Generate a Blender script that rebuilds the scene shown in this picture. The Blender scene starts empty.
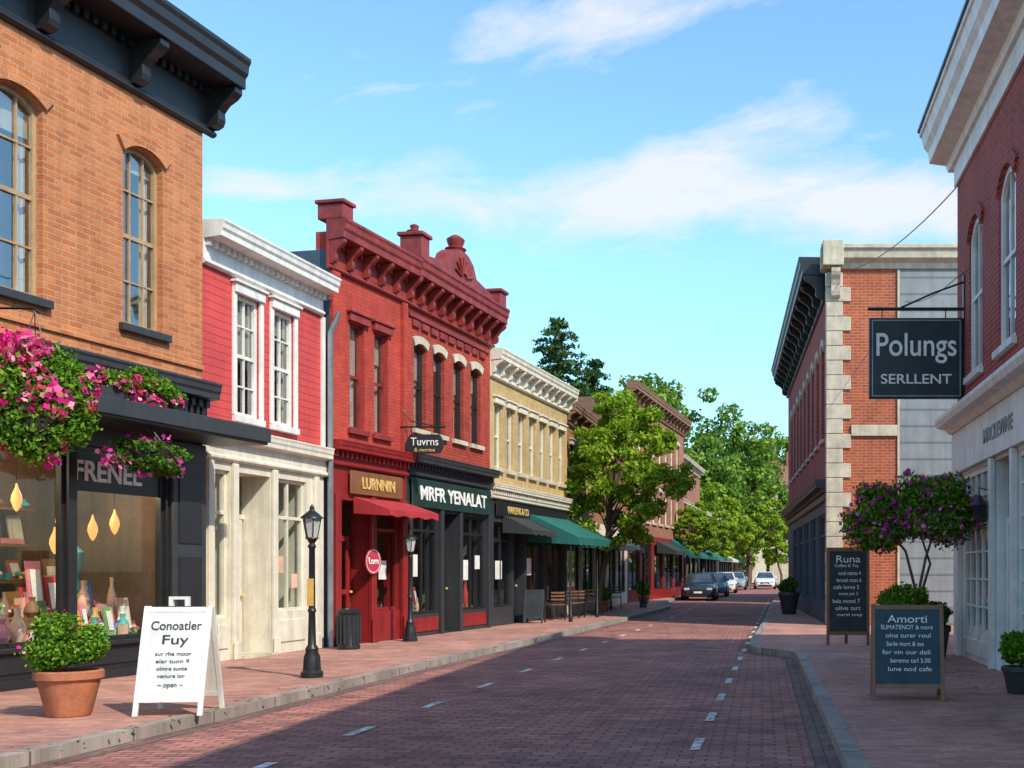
import bpy, math, random
import numpy as np
from mathutils import Vector, Matrix
random.seed(7); np.random.seed(7)
D=bpy.data; SC=bpy.context.scene; COL=SC.collection

# ------------------------------------------------------------------ materials
def newmat(name):
    m=D.materials.new(name); m.use_nodes=True
    nt=m.node_tree; b=nt.nodes['Principled BSDF']; return m,nt,b
def vecnode(nt,mode,scale=1.0):
    tc=nt.nodes.new('ShaderNodeTexCoord')
    if mode=='obj': return tc.outputs['Object']
    s=nt.nodes.new('ShaderNodeSeparateXYZ'); nt.links.new(tc.outputs['Object'],s.inputs[0])
    c=nt.nodes.new('ShaderNodeCombineXYZ')
    if mode=='wall':
        a=nt.nodes.new('ShaderNodeMath'); a.operation='ADD'
        nt.links.new(s.outputs[0],a.inputs[0]); nt.links.new(s.outputs[1],a.inputs[1])
        nt.links.new(a.outputs[0],c.inputs[0]); nt.links.new(s.outputs[2],c.inputs[1])
    elif mode=='ground':
        nt.links.new(s.outputs[0],c.inputs[0]); nt.links.new(s.outputs[1],c.inputs[1])
    elif mode=='groundT':
        nt.links.new(s.outputs[1],c.inputs[0]); nt.links.new(s.outputs[0],c.inputs[1])
    return c.outputs[0]
def noise(nt,vec,scale,detail=3,rough=.6):
    n=nt.nodes.new('ShaderNodeTexNoise'); n.inputs['Scale'].default_value=scale
    n.inputs['Detail'].default_value=detail; n.inputs['Roughness'].default_value=rough
    nt.links.new(vec,n.inputs['Vector']); return n.outputs['Fac']
def ramp(nt,fac,stops):
    r=nt.nodes.new('ShaderNodeValToRGB'); e=r.color_ramp.elements
    while len(e)<len(stops): e.new(.5)
    for i,(p,c) in enumerate(stops):
        e[i].position=p; e[i].color=(c[0],c[1],c[2],1) if hasattr(c,'__len__') else (c,c,c,1)
    nt.links.new(fac,r.inputs[0]); return r.outputs[0]
def mul(nt,a,b,fac=1.0):
    m=nt.nodes.new('ShaderNodeMix'); m.data_type='RGBA'; m.blend_type='MULTIPLY'
    m.inputs[0].default_value=fac
    nt.links.new(a,m.inputs[6]); nt.links.new(b,m.inputs[7]); return m.outputs[2]
def bump(nt,b,h,strength,dist=.01):
    n=nt.nodes.new('ShaderNodeBump'); n.inputs['Strength'].default_value=strength
    n.inputs['Distance'].default_value=dist
    nt.links.new(h,n.inputs['Height']); nt.links.new(n.outputs[0],b.inputs['Normal'])
def streaks(nt,amt):
    """rain streak staining, long vertically"""
    tc=nt.nodes.new('ShaderNodeTexCoord'); mp=nt.nodes.new('ShaderNodeMapping'); mp.inputs['Scale'].default_value=(5.5,5.5,.45)
    nt.links.new(tc.outputs['Object'],mp.inputs[0]); return ramp(nt,noise(nt,mp.outputs[0],1.0,3,.65),[(.32,1-amt),(.6,1.0)])
def paint(name,c,rough=.5,var=.18,scale=3.0,metal=0,bmp=.1):
    m,nt,b=newmat(name); v=vecnode(nt,'obj')
    n=noise(nt,v,scale,4,.65)
    lo=tuple(x*(1-var) for x in c); hi=tuple(min(1,x*(1+var*.7)) for x in c)
    col=ramp(nt,n,[(.3,lo),(.7,hi)])
    n2=noise(nt,v,38,2); col=mul(nt,col,ramp(nt,n2,[(.35,1-var*.6),(.6,1)])); col=mul(nt,col,streaks(nt,.2))
    nt.links.new(col,b.inputs['Base Color']); b.inputs['Roughness'].default_value=rough
    b.inputs['Metallic'].default_value=metal
    bump(nt,b,n2,bmp,.006); return m
def brick(name,c1,c2,mort,w=.215,h=.075,ms=.009,mode='wall',rough=.85,stain=.25,bs=.5,offset=.5,big=.35):
    m,nt,b=newmat(name); v=vecnode(nt,mode)
    bt=nt.nodes.new('ShaderNodeTexBrick'); nt.links.new(v,bt.inputs['Vector'])
    bt.offset=offset
    for k,x in (('Scale',1),('Mortar Size',ms),('Mortar Smooth',.2),('Bias',-.1),('Brick Width',w),('Row Height',h)):
        bt.inputs[k].default_value=x
    bt.inputs['Color1'].default_value=(*c1,1); bt.inputs['Color2'].default_value=(*c2,1); bt.inputs['Mortar'].default_value=(*mort,1)
    n=noise(nt,v,big,4,.65); col=mul(nt,bt.outputs['Color'],ramp(nt,n,[(.3,1-stain),(.65,1.0)]))
    n3=noise(nt,v,2.3,4,.7); col=mul(nt,col,ramp(nt,n3,[(.3,1-stain*.8),(.6,1.0)]))
    n2=noise(nt,v,30,3,.7); col=mul(nt,col,ramp(nt,n2,[(.3,.78),(.65,1.0)]))
    if mode=='wall': col=mul(nt,col,streaks(nt,.18))
    nt.links.new(col,b.inputs['Base Color']); b.inputs['Roughness'].default_value=rough
    inv=nt.nodes.new('ShaderNodeMath'); inv.operation='SUBTRACT'; inv.inputs[0].default_value=1
    nt.links.new(bt.outputs['Fac'],inv.inputs[1])
    ad=nt.nodes.new('ShaderNodeMath'); ad.operation='MULTIPLY_ADD'; ad.inputs[1].default_value=.5
    nt.links.new(n2,ad.inputs[0]); nt.links.new(inv.outputs[0],ad.inputs[2])
    bump(nt,b,ad.outputs[0],bs,.012); return m
def siding(name,c,pitch=.13):
    m,nt,b=newmat(name); tc=nt.nodes.new('ShaderNodeTexCoord')
    s=nt.nodes.new('ShaderNodeSeparateXYZ'); nt.links.new(tc.outputs['Object'],s.inputs[0])
    d=nt.nodes.new('ShaderNodeMath'); d.operation='DIVIDE'; d.inputs[1].default_value=pitch; nt.links.new(s.outputs[2],d.inputs[0])
    f=nt.nodes.new('ShaderNodeMath'); f.operation='FRACT'; nt.links.new(d.outputs[0],f.inputs[0])
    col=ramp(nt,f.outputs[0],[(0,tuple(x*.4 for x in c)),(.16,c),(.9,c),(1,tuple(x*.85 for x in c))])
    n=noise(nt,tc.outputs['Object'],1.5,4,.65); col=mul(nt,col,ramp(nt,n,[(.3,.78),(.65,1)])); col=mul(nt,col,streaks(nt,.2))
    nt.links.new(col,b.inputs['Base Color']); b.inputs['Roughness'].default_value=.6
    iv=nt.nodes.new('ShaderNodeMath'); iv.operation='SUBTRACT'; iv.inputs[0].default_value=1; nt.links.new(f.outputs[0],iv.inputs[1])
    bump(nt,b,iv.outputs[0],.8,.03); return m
def opaque_glass(name,c=(.03,.04,.05),wav=.15):
    m,nt,b=newmat(name); v=vecnode(nt,'obj')
    n=noise(nt,v,1.3,2); col=ramp(nt,n,[(.35,tuple(x*.5 for x in c)),(.65,tuple(x*1.6 for x in c))])
    nt.links.new(col,b.inputs['Base Color']); b.inputs['Roughness'].default_value=.04
    b.inputs['IOR'].default_value=1.9
    bump(nt,b,noise(nt,v,2.2,2),wav,.02); return m
def clear_glass(name,base=.05,gain=.85,power=4,wav=0):
    m=D.materials.new(name); m.use_nodes=True; nt=m.node_tree; nt.nodes.clear()
    o=nt.nodes.new('ShaderNodeOutputMaterial'); mx=nt.nodes.new('ShaderNodeMixShader')
    t=nt.nodes.new('ShaderNodeBsdfTransparent'); t.inputs[0].default_value=(.9,.94,.92,1)
    g=nt.nodes.new('ShaderNodeBsdfGlossy'); g.inputs['Roughness'].default_value=.02
    lw=nt.nodes.new('ShaderNodeLayerWeight'); lw.inputs['Blend'].default_value=.5
    p=nt.nodes.new('ShaderNodeMath'); p.operation='POWER'; p.inputs[1].default_value=power; nt.links.new(lw.outputs['Facing'],p.inputs[0])
    a=nt.nodes.new('ShaderNodeMath'); a.operation='MULTIPLY_ADD'; a.inputs[1].default_value=gain; a.inputs[2].default_value=base; a.use_clamp=True; nt.links.new(p.outputs[0],a.inputs[0])
    if wav:
        tc=nt.nodes.new('ShaderNodeTexCoord'); bp=nt.nodes.new('ShaderNodeBump'); bp.inputs['Strength'].default_value=wav; bp.inputs['Distance'].default_value=.02
        nt.links.new(noise(nt,tc.outputs['Object'],1.8,1),bp.inputs['Height']); nt.links.new(bp.outputs[0],g.inputs['Normal'])
    nt.links.new(a.outputs[0],mx.inputs[0]); nt.links.new(t.outputs[0],mx.inputs[1]); nt.links.new(g.outputs[0],mx.inputs[2])
    nt.links.new(mx.outputs[0],o.inputs[0]); return m
def leafmat(name,stops,trans=.35):
    m=D.materials.new(name); m.use_nodes=True; nt=m.node_tree; nt.nodes.clear()
    o=nt.nodes.new('ShaderNodeOutputMaterial'); ge=nt.nodes.new('ShaderNodeNewGeometry')
    c=ramp(nt,ge.outputs['Random Per Island'],stops)
    d=nt.nodes.new('ShaderNodeBsdfDiffuse'); t=nt.nodes.new('ShaderNodeBsdfTranslucent'); mx=nt.nodes.new('ShaderNodeMixShader')
    mx.inputs[0].default_value=trans
    nt.links.new(c,d.inputs[0]); nt.links.new(c,t.inputs[0]); nt.links.new(d.outputs[0],mx.inputs[1]); nt.links.new(t.outputs[0],mx.inputs[2])
    nt.links.new(mx.outputs[0],o.inputs[0]); return m
def emis(name,c,s):
    m,nt,b=newmat(name); b.inputs['Base Color'].default_value=(*c,1)
    b.inputs['Emission Color'].default_value=(*c,1); b.inputs['Emission Strength'].default_value=s; return m

M={}
M['orange']=brick('orange_brick',(.72,.25,.085),(.53,.145,.048),(.6,.33,.18),w=.23,h=.082,ms=.011,stain=.16,bs=.8)
M['redbrick']=brick('red_painted_brick',(.62,.085,.045),(.48,.052,.03),(.36,.05,.033),ms=.008,stain=.3,bs=.8)
M['redpaint_wall']=brick('red_stucco_brick',(.66,.08,.048),(.57,.06,.038),(.48,.048,.03),ms=.006,stain=.32,bs=.5)
M['cream']=brick('yellow_brick',(.7,.49,.2),(.6,.39,.15),(.6,.46,.26),stain=.2)
M['brown']=brick('brown_brick',(.36,.17,.09),(.27,.12,.065),(.32,.22,.15))
M['rust']=brick('rust_brick',(.5,.18,.09),(.4,.13,.065),(.4,.24,.16))
M['darkred']=brick('dark_red_brick',(.48,.07,.045),(.33,.042,.03),(.46,.2,.16),w=.23,h=.08,ms=.01,stain=.2,bs=.7)
M['brightbrick']=brick('orange_red_brick',(.6,.125,.042),(.43,.078,.03),(.54,.28,.18),w=.23,h=.08,ms=.011,stain=.2)
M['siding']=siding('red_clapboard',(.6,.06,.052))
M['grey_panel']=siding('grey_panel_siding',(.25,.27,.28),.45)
M['slate']=paint('slate_blue',(.07,.1,.14),.6)
M['black']=paint('black_paint',(.02,.02,.022),.42)
M['iron']=paint('wrought_iron',(.015,.015,.017),.4,bmp=.05)
M['charcoal']=paint('charcoal_paint',(.04,.043,.048),.45)
M['white']=paint('white_paint',(.8,.78,.72),.5,.12)
M['creamp']=paint('cream_paint',(.76,.7,.56),.55,.14)
M['stone']=paint('limestone',(.6,.53,.4),.8,.25)
M['maroon']=paint('maroon_paint',(.29,.02,.02),.4)
M['redtrim']=paint('red_trim_paint',(.3,.038,.03),.5,.4)
M['tan']=paint('tan_wood_frame',(.45,.3,.16),.5)
M['wood']=paint('varnished_wood',(.24,.1,.04),.45)
M['green_sign']=paint('dark_green_paint',(.02,.05,.04),.4)
M['navy']=paint('dark_teal_sign',(.012,.026,.033),.35,.5)
M['gold']=paint('gold_leaf',(.75,.5,.18),.35)
M['lettw']=paint('letter_white',(.88,.86,.8),.5,.03)
M['glass']=opaque_glass('car_glass')
M['pane']=clear_glass('window_pane',.3,.65,3,.25)
M['clear']=clear_glass('shop_glass')
M['redaw']=paint('red_canvas',(.42,.025,.03),.8)
M['greenaw']=paint('green_canvas',(.012,.13,.11),.8)
M['creamaw']=paint('cream_canvas',(.6,.5,.38),.8)
M['blackaw']=paint('black_canvas',(.03,.035,.035),.8)
M['roof']=paint('tar_roof',(.06,.06,.06),.9)
M['interior']=paint('shop_interior_wall',(.2,.12,.07),.8,.4,1.2)
M['interior2']=paint('shop_interior_grey',(.26,.23,.19),.8,.4,1.2)
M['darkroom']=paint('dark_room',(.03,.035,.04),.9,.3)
M['floor']=paint('shop_floor',(.28,.17,.09),.5)
M['blind']=paint('window_blind',(.6,.56,.46),.8,.1)
M['terracotta']=paint('terracotta',(.48,.17,.08),.75,.3)
M['steel']=paint('galvanised_steel',(.35,.36,.37),.4,metal=.7)
M['chalk']=paint('chalkboard',(.025,.032,.035),.6,.5)
M['chalkb']=paint('chalkboard_blue',(.02,.055,.08),.6,.4)
M['bark']=paint('bark',(.13,.09,.06),.9,.4,8,bmp=.8)
M['lampglass']=paint('lantern_glass',(.55,.55,.5),.15)
M['soil']=paint('soil',(.03,.02,.015),.95)
M['pink_sign']=paint('pink_sign',(.6,.05,.1),.4)
M['pend']=emis('pendant_glow',(1,.45,.12),1.05)
M['leafA']=leafmat('maple_leaves',[(0,(.1,.2,.02)),(.5,(.26,.41,.03)),(1,(.48,.58,.07))],.5)
M['leafB']=leafmat('dark_leaves',[(0,(.03,.08,.015)),(.6,(.07,.17,.025)),(1,(.15,.27,.04))])
M['leafC']=leafmat('distant_leaves',[(0,(.06,.13,.025)),(.5,(.14,.26,.035)),(1,(.28,.4,.07))])
M['leafP']=leafmat('pine_needles',[(0,(.03,.075,.03)),(1,(.1,.18,.05))],.25)
M['leafS']=leafmat('shrub_leaves',[(0,(.04,.11,.012)),(.5,(.1,.24,.018)),(1,(.26,.44,.05))],.3)
M['petal']=leafmat('pink_petals',[(0,(.6,.01,.15)),(.35,(.8,.04,.32)),(.6,(.85,.25,.42)),(.8,(.7,.02,.03)),(1,(.9,.5,.55))],.3)
M['petal2']=leafmat('purple_petals',[(0,(.4,.015,.2)),(.6,(.65,.07,.38)),(1,(.8,.35,.55))],.3)
MC=[paint('goods_%s'%n,c,.6) for n,c in (('white',(.8,.77,.7)),('pink',(.75,.25,.3)),('teal',(.1,.42,.42)),('mustard',(.7,.42,.09)),('red',(.55,.05,.05)),('blue',(.1,.2,.5)),('green',(.2,.38,.1)),('peach',(.8,.5,.35)),('brown',(.25,.13,.07)))]

# ------------------------------------------------------------------ geometry container
class G:
    def __init__(s,name,origin=(0,0,0),angle=0,parent=None):
        s.M=Matrix.Translation(Vector(origin))@Matrix.Rotation(angle,4,'Z')
        if parent is None:
            s.root=D.objects.new(name,None); s.root.empty_display_size=.3; COL.objects.link(s.root)
            s.root.matrix_basis=s.M.copy(); s.rM=s.M.copy()
        else: s.root=parent.root; s.rM=parent.rM
        s.P={}
    def part(s,p,mat,bevel=0,smooth=False):
        if p not in s.P: s.P[p]=dict(v=[],f=[],m=mat,b=bevel,s=smooth)
        return s.P[p]
    def add(s,p,mat,v,f,**k):
        q=s.part(p,mat,**k); n=len(q['v']); q['v']+= [tuple(x) for x in v]; q['f']+=[tuple(i+n for i in a) for a in f]
    def box(s,p,mat,x0,x1,y0,y1,z0,z1,**k):
        v=[(x,y,z) for z in (z0,z1) for y in (y0,y1) for x in (x0,x1)]
        s.add(p,mat,v,[(0,2,3,1),(4,5,7,6),(0,1,5,4),(2,6,7,3),(0,4,6,2),(1,3,7,5)],**k)
    def poly(s,p,mat,v,**k): s.add(p,mat,v,[tuple(range(len(v)))],**k)
    def prof(s,p,mat,pts,u0,u1,**k):
        n=len(pts); v=[(u0,y,z) for y,z in pts]+[(u1,y,z) for y,z in pts]
        f=[(i,(i+1)%n,n+(i+1)%n,n+i) for i in range(n)]+[tuple(range(n)),tuple(range(2*n-1,n-1,-1))]
        s.add(p,mat,v,f,**k)
    def lathe(s,p,mat,c,pr,n=16,**k):
        v=[];f=[]
        for r,z in pr:
            for i in range(n):
                a=2*math.pi*i/n; v.append((c[0]+r*math.cos(a),c[1]+r*math.sin(a),c[2]+z))
        for j in range(len(pr)-1):
            for i in range(n):
                a=j*n+i;b=j*n+(i+1)%n; f.append((a,b,b+n,a+n))
        f.append(tuple(range(n-1,-1,-1))); f.append(tuple(range((len(pr)-1)*n,len(pr)*n)))
        k.setdefault('smooth',True); s.add(p,mat,v,f,**k)
    def tube(s,p,mat,pts,rad,n=7,**k):
        pts=[Vector(a) for a in pts]; v=[];f=[]
        if not hasattr(rad,'__len__'): rad=[rad]*len(pts)
        for i,q in enumerate(pts):
            d=(pts[min(i+1,len(pts)-1)]-pts[max(i-1,0)]).normalized()
            up=Vector((0,0,1)) if abs(d.z)<.9 else Vector((1,0,0))
            a=d.cross(up).normalized(); b=d.cross(a)
            for j in range(n):
                t=2*math.pi*j/n; v.append(q+(a*math.cos(t)+b*math.sin(t))*rad[i])
        for i in range(len(pts)-1):
            for j in range(n):
                a=i*n+j;b=i*n+(j+1)%n; f.append((a,b,b+n,a+n))
        f+= [tuple(range(n)),tuple(range(len(pts)*n-n,len(pts)*n))]
        k.setdefault('smooth',True); s.add(p,mat,v,f,**k)
    def link(s,o):
        COL.objects.link(o); o.parent=s.root; o.matrix_parent_inverse=Matrix.Identity(4); o.matrix_basis=s.rM.inverted()@s.M@o.matrix_basis
    def text(s,txt,u,z,y,h,w,mat,name='lettering',tilt=0,ext=.008,off=.006,align='CENTER'):
        cu=D.curves.new(name,'FONT'); cu.body=txt; cu.align_x=align; cu.size=1; cu.extrude=ext; cu.offset=off
        cu.space_line=1.0
        o=D.objects.new(name,cu); cu.materials.append(mat); COL.objects.link(o); bpy.context.view_layer.update()
        dx,dy=max(o.dimensions.x,.01),max(o.dimensions.y,.01); COL.objects.unlink(o)
        sx=(w/dx) if w else h/dy; sy=h/dy
        bb=[Vector(c) for c in o.bound_box]; ymin=min(b.y for b in bb)
        T=Matrix.Translation((u,y,z))@Matrix.Rotation(math.radians(90-tilt),4,'X')@Matrix.Translation((0,-(ymin+dy/2)*sy,0))@Matrix.Diagonal((sx,sy,1,1))
        o.matrix_basis=T; s.link(o)
    def done(s):
        import bmesh
        for p,q in s.P.items():
            me=D.meshes.new(p); me.from_pydata(q['v'],[],q['f'])
            if len(q['f'])<60000:
                bm=bmesh.new(); bm.from_mesh(me); bmesh.ops.recalc_face_normals(bm,faces=bm.faces); bm.to_mesh(me); bm.free()
            me.materials.append(q['m'])
            if q['s']:
                me.polygons.foreach_set('use_smooth',[True]*len(me.polygons))
            o=D.objects.new(p,me)
            if q['b']:
                b=o.modifiers.new('bevel','BEVEL'); b.width=q['b']; b.segments=2; b.limit_method='ANGLE'
            if q['s']:
                es=o.modifiers.new('split','EDGE_SPLIT'); es.split_angle=math.radians(40)
            s.link(o)
        s.P={}
        return s

def leaves(g,pname,mat,centres,radii,n,size,squash=1.0,shell=.35,up=0.0,seg=4,rs=None):
    """n small leaf faces spread through a set of ellipsoidal clumps"""
    C=np.array(centres,float); R=np.array(radii,float)
    if R.ndim==1: R=np.stack([R,R,R*squash],1)
    w=(R[:,0]*R[:,1]*R[:,2])**(2/3.); w/=w.sum()
    idx=np.random.choice(len(C),n,p=w)
    d=np.random.normal(size=(n,3)); d/=np.linalg.norm(d,axis=1)[:,None]
    rr=(shell+(1-shell)*np.random.rand(n)**.6)*(1+np.random.normal(0,.10,n))
    c=C[idx]+d*R[idx]*rr[:,None]
    nn=np.random.normal(size=(n,3))+d*.9; nn[:,2]+=up; nn/=np.linalg.norm(nn,axis=1)[:,None]
    t=np.cross(nn,np.random.normal(size=(n,3))); t/=np.linalg.norm(t,axis=1)[:,None]; b=np.cross(nn,t)
    s=(size*(.6+.8*np.random.rand(n)))[:,None]
    if seg==4: V=np.stack([c-t*s,c+b*s*.55-t*s*.1,c+t*s,c-b*s*.55-t*s*.1],1)
    else:
        V=[]
        for i in range(seg):
            a=2*math.pi*i/seg; k=1 if i%2==0 else .72
            V.append(c+(t*math.cos(a)+b*math.sin(a))*s*k)
        V=np.stack(V,1)
    me=D.meshes.new(pname); nv=n*seg
    me.vertices.add(nv); me.vertices.foreach_set('co',V.reshape(-1).astype(np.float32))
    me.loops.add(nv); me.loops.foreach_set('vertex_index',np.arange(nv,dtype=np.int32))
    me.polygons.add(n); me.polygons.foreach_set('loop_start',np.arange(0,nv,seg,dtype=np.int32))
    me.polygons.foreach_set('loop_total',np.full(n,seg,dtype=np.int32))
    me.update(); me.validate(); me.materials.append(mat)
    o=D.objects.new(pname,me); g.link(o); return o

# ------------------------------------------------------------------ building helpers
def outline(u0,u1,z0,z1,rise,n=10):
    pts=[(u0,z0),(u1,z0)]
    if rise<=0: return pts+[(u1,z1),(u0,z1)]
    w=(u1-u0)/2; cx=(u0+u1)/2
    R=(w*w+rise*rise)/(2*rise); a0=math.asin(min(1,w/R))
    for i in range(n+1):
        a=a0-2*a0*i/n; pts.append((cx+R*math.sin(a),z1-R+R*math.cos(a)))
    return pts
def wall(g,L,H,ops,mat,p='wall',d=.2,y=0,z0=0,u0=0,reveal=None):
    us=sorted(set([u0,L]+[o[0] for o in ops]+[o[1] for o in ops])); zs=sorted(set([z0,H]+[o[2] for o in ops]+[o[3] for o in ops]))
    for i in range(len(us)-1):
        for j in range(len(zs)-1):
            cu=(us[i]+us[i+1])/2; cz=(zs[j]+zs[j+1])/2
            if any(o[0]<cu<o[1] and o[2]<cz<o[3] for o in ops): continue
            g.poly(p,mat,[(us[i],y,zs[j]),(us[i+1],y,zs[j]),(us[i+1],y,zs[j+1]),(us[i],y,zs[j+1])])
    for o in ops:
        rise=o[4] if len(o)>4 else 0
        ol=outline(o[0],o[1],o[2],o[3],rise); n=len(ol)
        for i in range(n):
            a,b=ol[i],ol[(i+1)%n]
            g.poly(p,mat,[(a[0],y,a[1]),(b[0],y,b[1]),(b[0],y+d,b[1]),(a[0],y+d,a[1])])
        if rise>0:
            arc=ol[2:]
            for i in range(len(arc)-1):
                a,b=arc[i],arc[i+1]
                g.poly(p,mat,[(a[0],y,a[1]),(b[0],y,b[1]),(b[0],y,o[3]+1e-4),(a[0],y,o[3]+1e-4)])
def body(g,L,H,zb,depth,mat,side=None,par=.3,closed=True):
    side=side or mat
    g.poly('side_wall',side,[(0,0,0),(0,depth,0),(0,depth,zb),(0,0,zb)])
    g.poly('side_wall',side,[(L,0,0),(L,depth,0),(L,depth,zb),(L,0,zb)])
    g.poly('side_wall',side,[(0,depth,0),(L,depth,0),(L,depth,zb),(0,depth,zb)])
    g.poly('roof',M['roof'],[(0,0,zb-.01),(L,0,zb-.01),(L,depth,zb-.01),(0,depth,zb-.01)])
    if H>zb+.02:
        g.poly('parapet',mat,[(0,0,H),(L,0,H),(L,par,H),(0,par,H)])
        g.poly('parapet',mat,[(0,par,zb),(L,par,zb),(L,par,H),(0,par,H)])
        g.poly('parapet',mat,[(0,0,zb),(0,par,zb),(0,par,H),(0,0,H)]); g.poly('parapet',mat,[(L,0,zb),(L,par,zb),(L,par,H),(L,0,H)])
RW=random.Random(77)
def window(g,u0,u1,z0,z1,rise=0,fm=None,gm=None,d=.17,t=.06,nv=1,nh=1,sill=True,sm=None,hood=None,hm=None,y=0,blind=True,topn=0):
    fm=fm or M['tan']; gm=M['pane']; sm=sm or M['stone']
    ol=outline(u0,u1,z0,z1,rise); cx=(u0+u1)/2; cz=(z0+z1)/2
    su=1-2*t/(u1-u0); sz=1-2*t/(z1-z0)
    inn=[(cx+(a-cx)*su,cz+(b-cz)*sz) for a,b in ol]; n=len(ol); yf=y+d-.07; yb=y+d-.01
    for i in range(n):
        j=(i+1)%n
        g.poly('window_frames',fm,[(ol[i][0],yf,ol[i][1]),(ol[j][0],yf,ol[j][1]),(inn[j][0],yf,inn[j][1]),(inn[i][0],yf,inn[i][1])])
        g.poly('window_frames',fm,[(inn[i][0],yf,inn[i][1]),(inn[j][0],yf,inn[j][1]),(inn[j][0],yb,inn[j][1]),(inn[i][0],yb,inn[i][1])])
    g.poly('window_glass',gm,[(a,yb-.012,b) for a,b in inn])
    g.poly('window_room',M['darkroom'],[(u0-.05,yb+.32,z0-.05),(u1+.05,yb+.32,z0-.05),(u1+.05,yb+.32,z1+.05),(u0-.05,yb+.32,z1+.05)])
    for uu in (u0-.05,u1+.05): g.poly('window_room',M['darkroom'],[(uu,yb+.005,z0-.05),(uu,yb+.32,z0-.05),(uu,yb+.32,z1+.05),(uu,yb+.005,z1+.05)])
    if blind:
        bz=z1-(z1-z0)*RW.choice((.12,.2,.3,.4,.5)); g.poly('window_blinds',M['blind'],[(u0+.02,yb+.05,bz),(u1-.02,yb+.05,bz),(u1-.02,yb+.05,z1),(u0+.02,yb+.05,z1)])
        if RW.random()<.5:
            for s_ in (0,1):
                for k in range(3):
                    a=(u0+.02+k*.05) if s_==0 else (u1-.02-k*.05); bb=a+(.05 if s_==0 else -.05)
                    g.poly('window_curtains',M['blind'],[(a,yb+.09+.03*(k%2),z0),(bb,yb+.09+.03*((k+1)%2),z0),(bb,yb+.09+.03*((k+1)%2),z1),(a,yb+.09+.03*(k%2),z1)])
    m=.013
    for k in range(1,nh+1):
        zz=z0+(z1-z0)*k/(nh+1); tt=.03 if (nh%2==1 and k==(nh+1)//2) else m
        g.box('window_frames',fm,u0+t,u1-t,yf+.012,yb-.014,zz-tt,zz+tt)
    for k in range(1,nv+1):
        uu=u0+(u1-u0)*k/(nv+1); g.box('window_frames',fm,uu-m,uu+m,yf+.017,yb-.014,z0+t,z1-t-rise*.05)
    if sill: g.box('window_sills',sm,u0-.09,u1+.09,y-.09,y+.0,z0-.11,z0-.002,bevel=.008)
    if hood=='arch':
        o2=outline(u0-.02,u1+.02,z0,z1+.02,rise)[2:]; o3=[(cx+(a-cx)*1.28,b+.17) for a,b in o2]; k=len(o2)
        for i in range(k-1):
            a,b,c,e=o2[i],o2[i+1],o3[i+1],o3[i]
            g.poly('window_hoods',hm,[(a[0],y-.05,a[1]),(b[0],y-.05,b[1]),(c[0],y-.05,c[1]),(e[0],y-.05,e[1])])
            g.poly('window_hoods',hm,[(e[0],y-.05,e[1]),(c[0],y-.05,c[1]),(c[0],y,c[1]),(e[0],y,e[1])])
            g.poly('window_hoods',hm,[(a[0],y-.05,a[1]),(b[0],y-.05,b[1]),(b[0],y,b[1]),(a[0],y,a[1])])
        for a,e in ((o2[0],o3[0]),(o2[-1],o3[-1])):
            g.poly('window_hoods',hm,[(a[0],y-.05,a[1]),(e[0],y-.05,e[1]),(e[0],y,e[1]),(a[0],y,a[1])])
    elif hood=='flat':
        g.box('window_hoods',hm,u0-.09,u1+.09,y-.09,y,z1+.003,z1+.16,bevel=.01)
        g.box('window_hoods',hm,u0-.13,u1+.13,y-.13,y,z1+.163,z1+.21,bevel=.01)
def bracket_pts(p,z0,z1):
    h=z1-z0
    return [(0,z1),(-p,z1),(-p,z1-.14*h),(-.86*p,z1-.26*h),(-.58*p,z1-.4*h),(-.4*p,z1-.58*h),(-.42*p,z1-.78*h),(-.36*p,z1-.92*h),(-.18*p,z0),(0,z0)]
def cornice(g,u0,u1,z0,z1,p,mat,nbr=0,bw=.14,dent=True,name='cornice',bmat=None):
    h=z1-z0; zs=z1-.4*h
    pts=[(0,z0),(-.05,z0),(-.09,z0+.03),(-.09,z0+.07),(-.05,z0+.1),(-.05,zs-.02),(-.55*p,zs),(-.86*p,zs+.01),(-.86*p,z1-.26*h),(-.93*p,z1-.2*h),(-.95*p,z1-.1*h),(-p,z1-.05*h),(-p,z1),(0,z1)]
    g.prof(name,mat,pts,u0,u1,bevel=.006)
    if dent:
        n=int((u1-u0)/.16)
        for i in range(n):
            a=u0+(i+.25)*(u1-u0)/n; g.box(name+'_dentils',mat,a,a+.08,-.13,-.052,zs-.12,zs-.012)
    if nbr:
        for i in range(nbr):
            a=u0+.02+(u1-u0-bw-.04)*i/(nbr-1)
            g.prof(name+'_brackets',bmat or mat,[(y-.052,z) for y,z in bracket_pts(.72*p,z0+.1,zs-.006)],a,a+bw,bevel=.008)
def room(g,u0,u1,z1,wm,fm,depth=3,z0=.03,y0=.21):
    y1=y0+depth
    g.poly('shop_interior',wm,[(u0,y1,z0),(u1,y1,z0),(u1,y1,z1),(u0,y1,z1)])
    g.poly('shop_interior',wm,[(u0,y0,z0),(u0,y1,z0),(u0,y1,z1),(u0,y0,z1)]); g.poly('shop_interior',wm,[(u1,y0,z0),(u1,y1,z0),(u1,y1,z1),(u1,y0,z1)])
    g.poly('shop_ceiling',M['blind'],[(u0,y0,z1),(u1,y0,z1),(u1,y1,z1),(u0,y1,z1)]); g.poly('shop_floor',fm,[(u0,y0,z0),(u1,y0,z0),(u1,y1,z0),(u0,y1,z0)])
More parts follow.
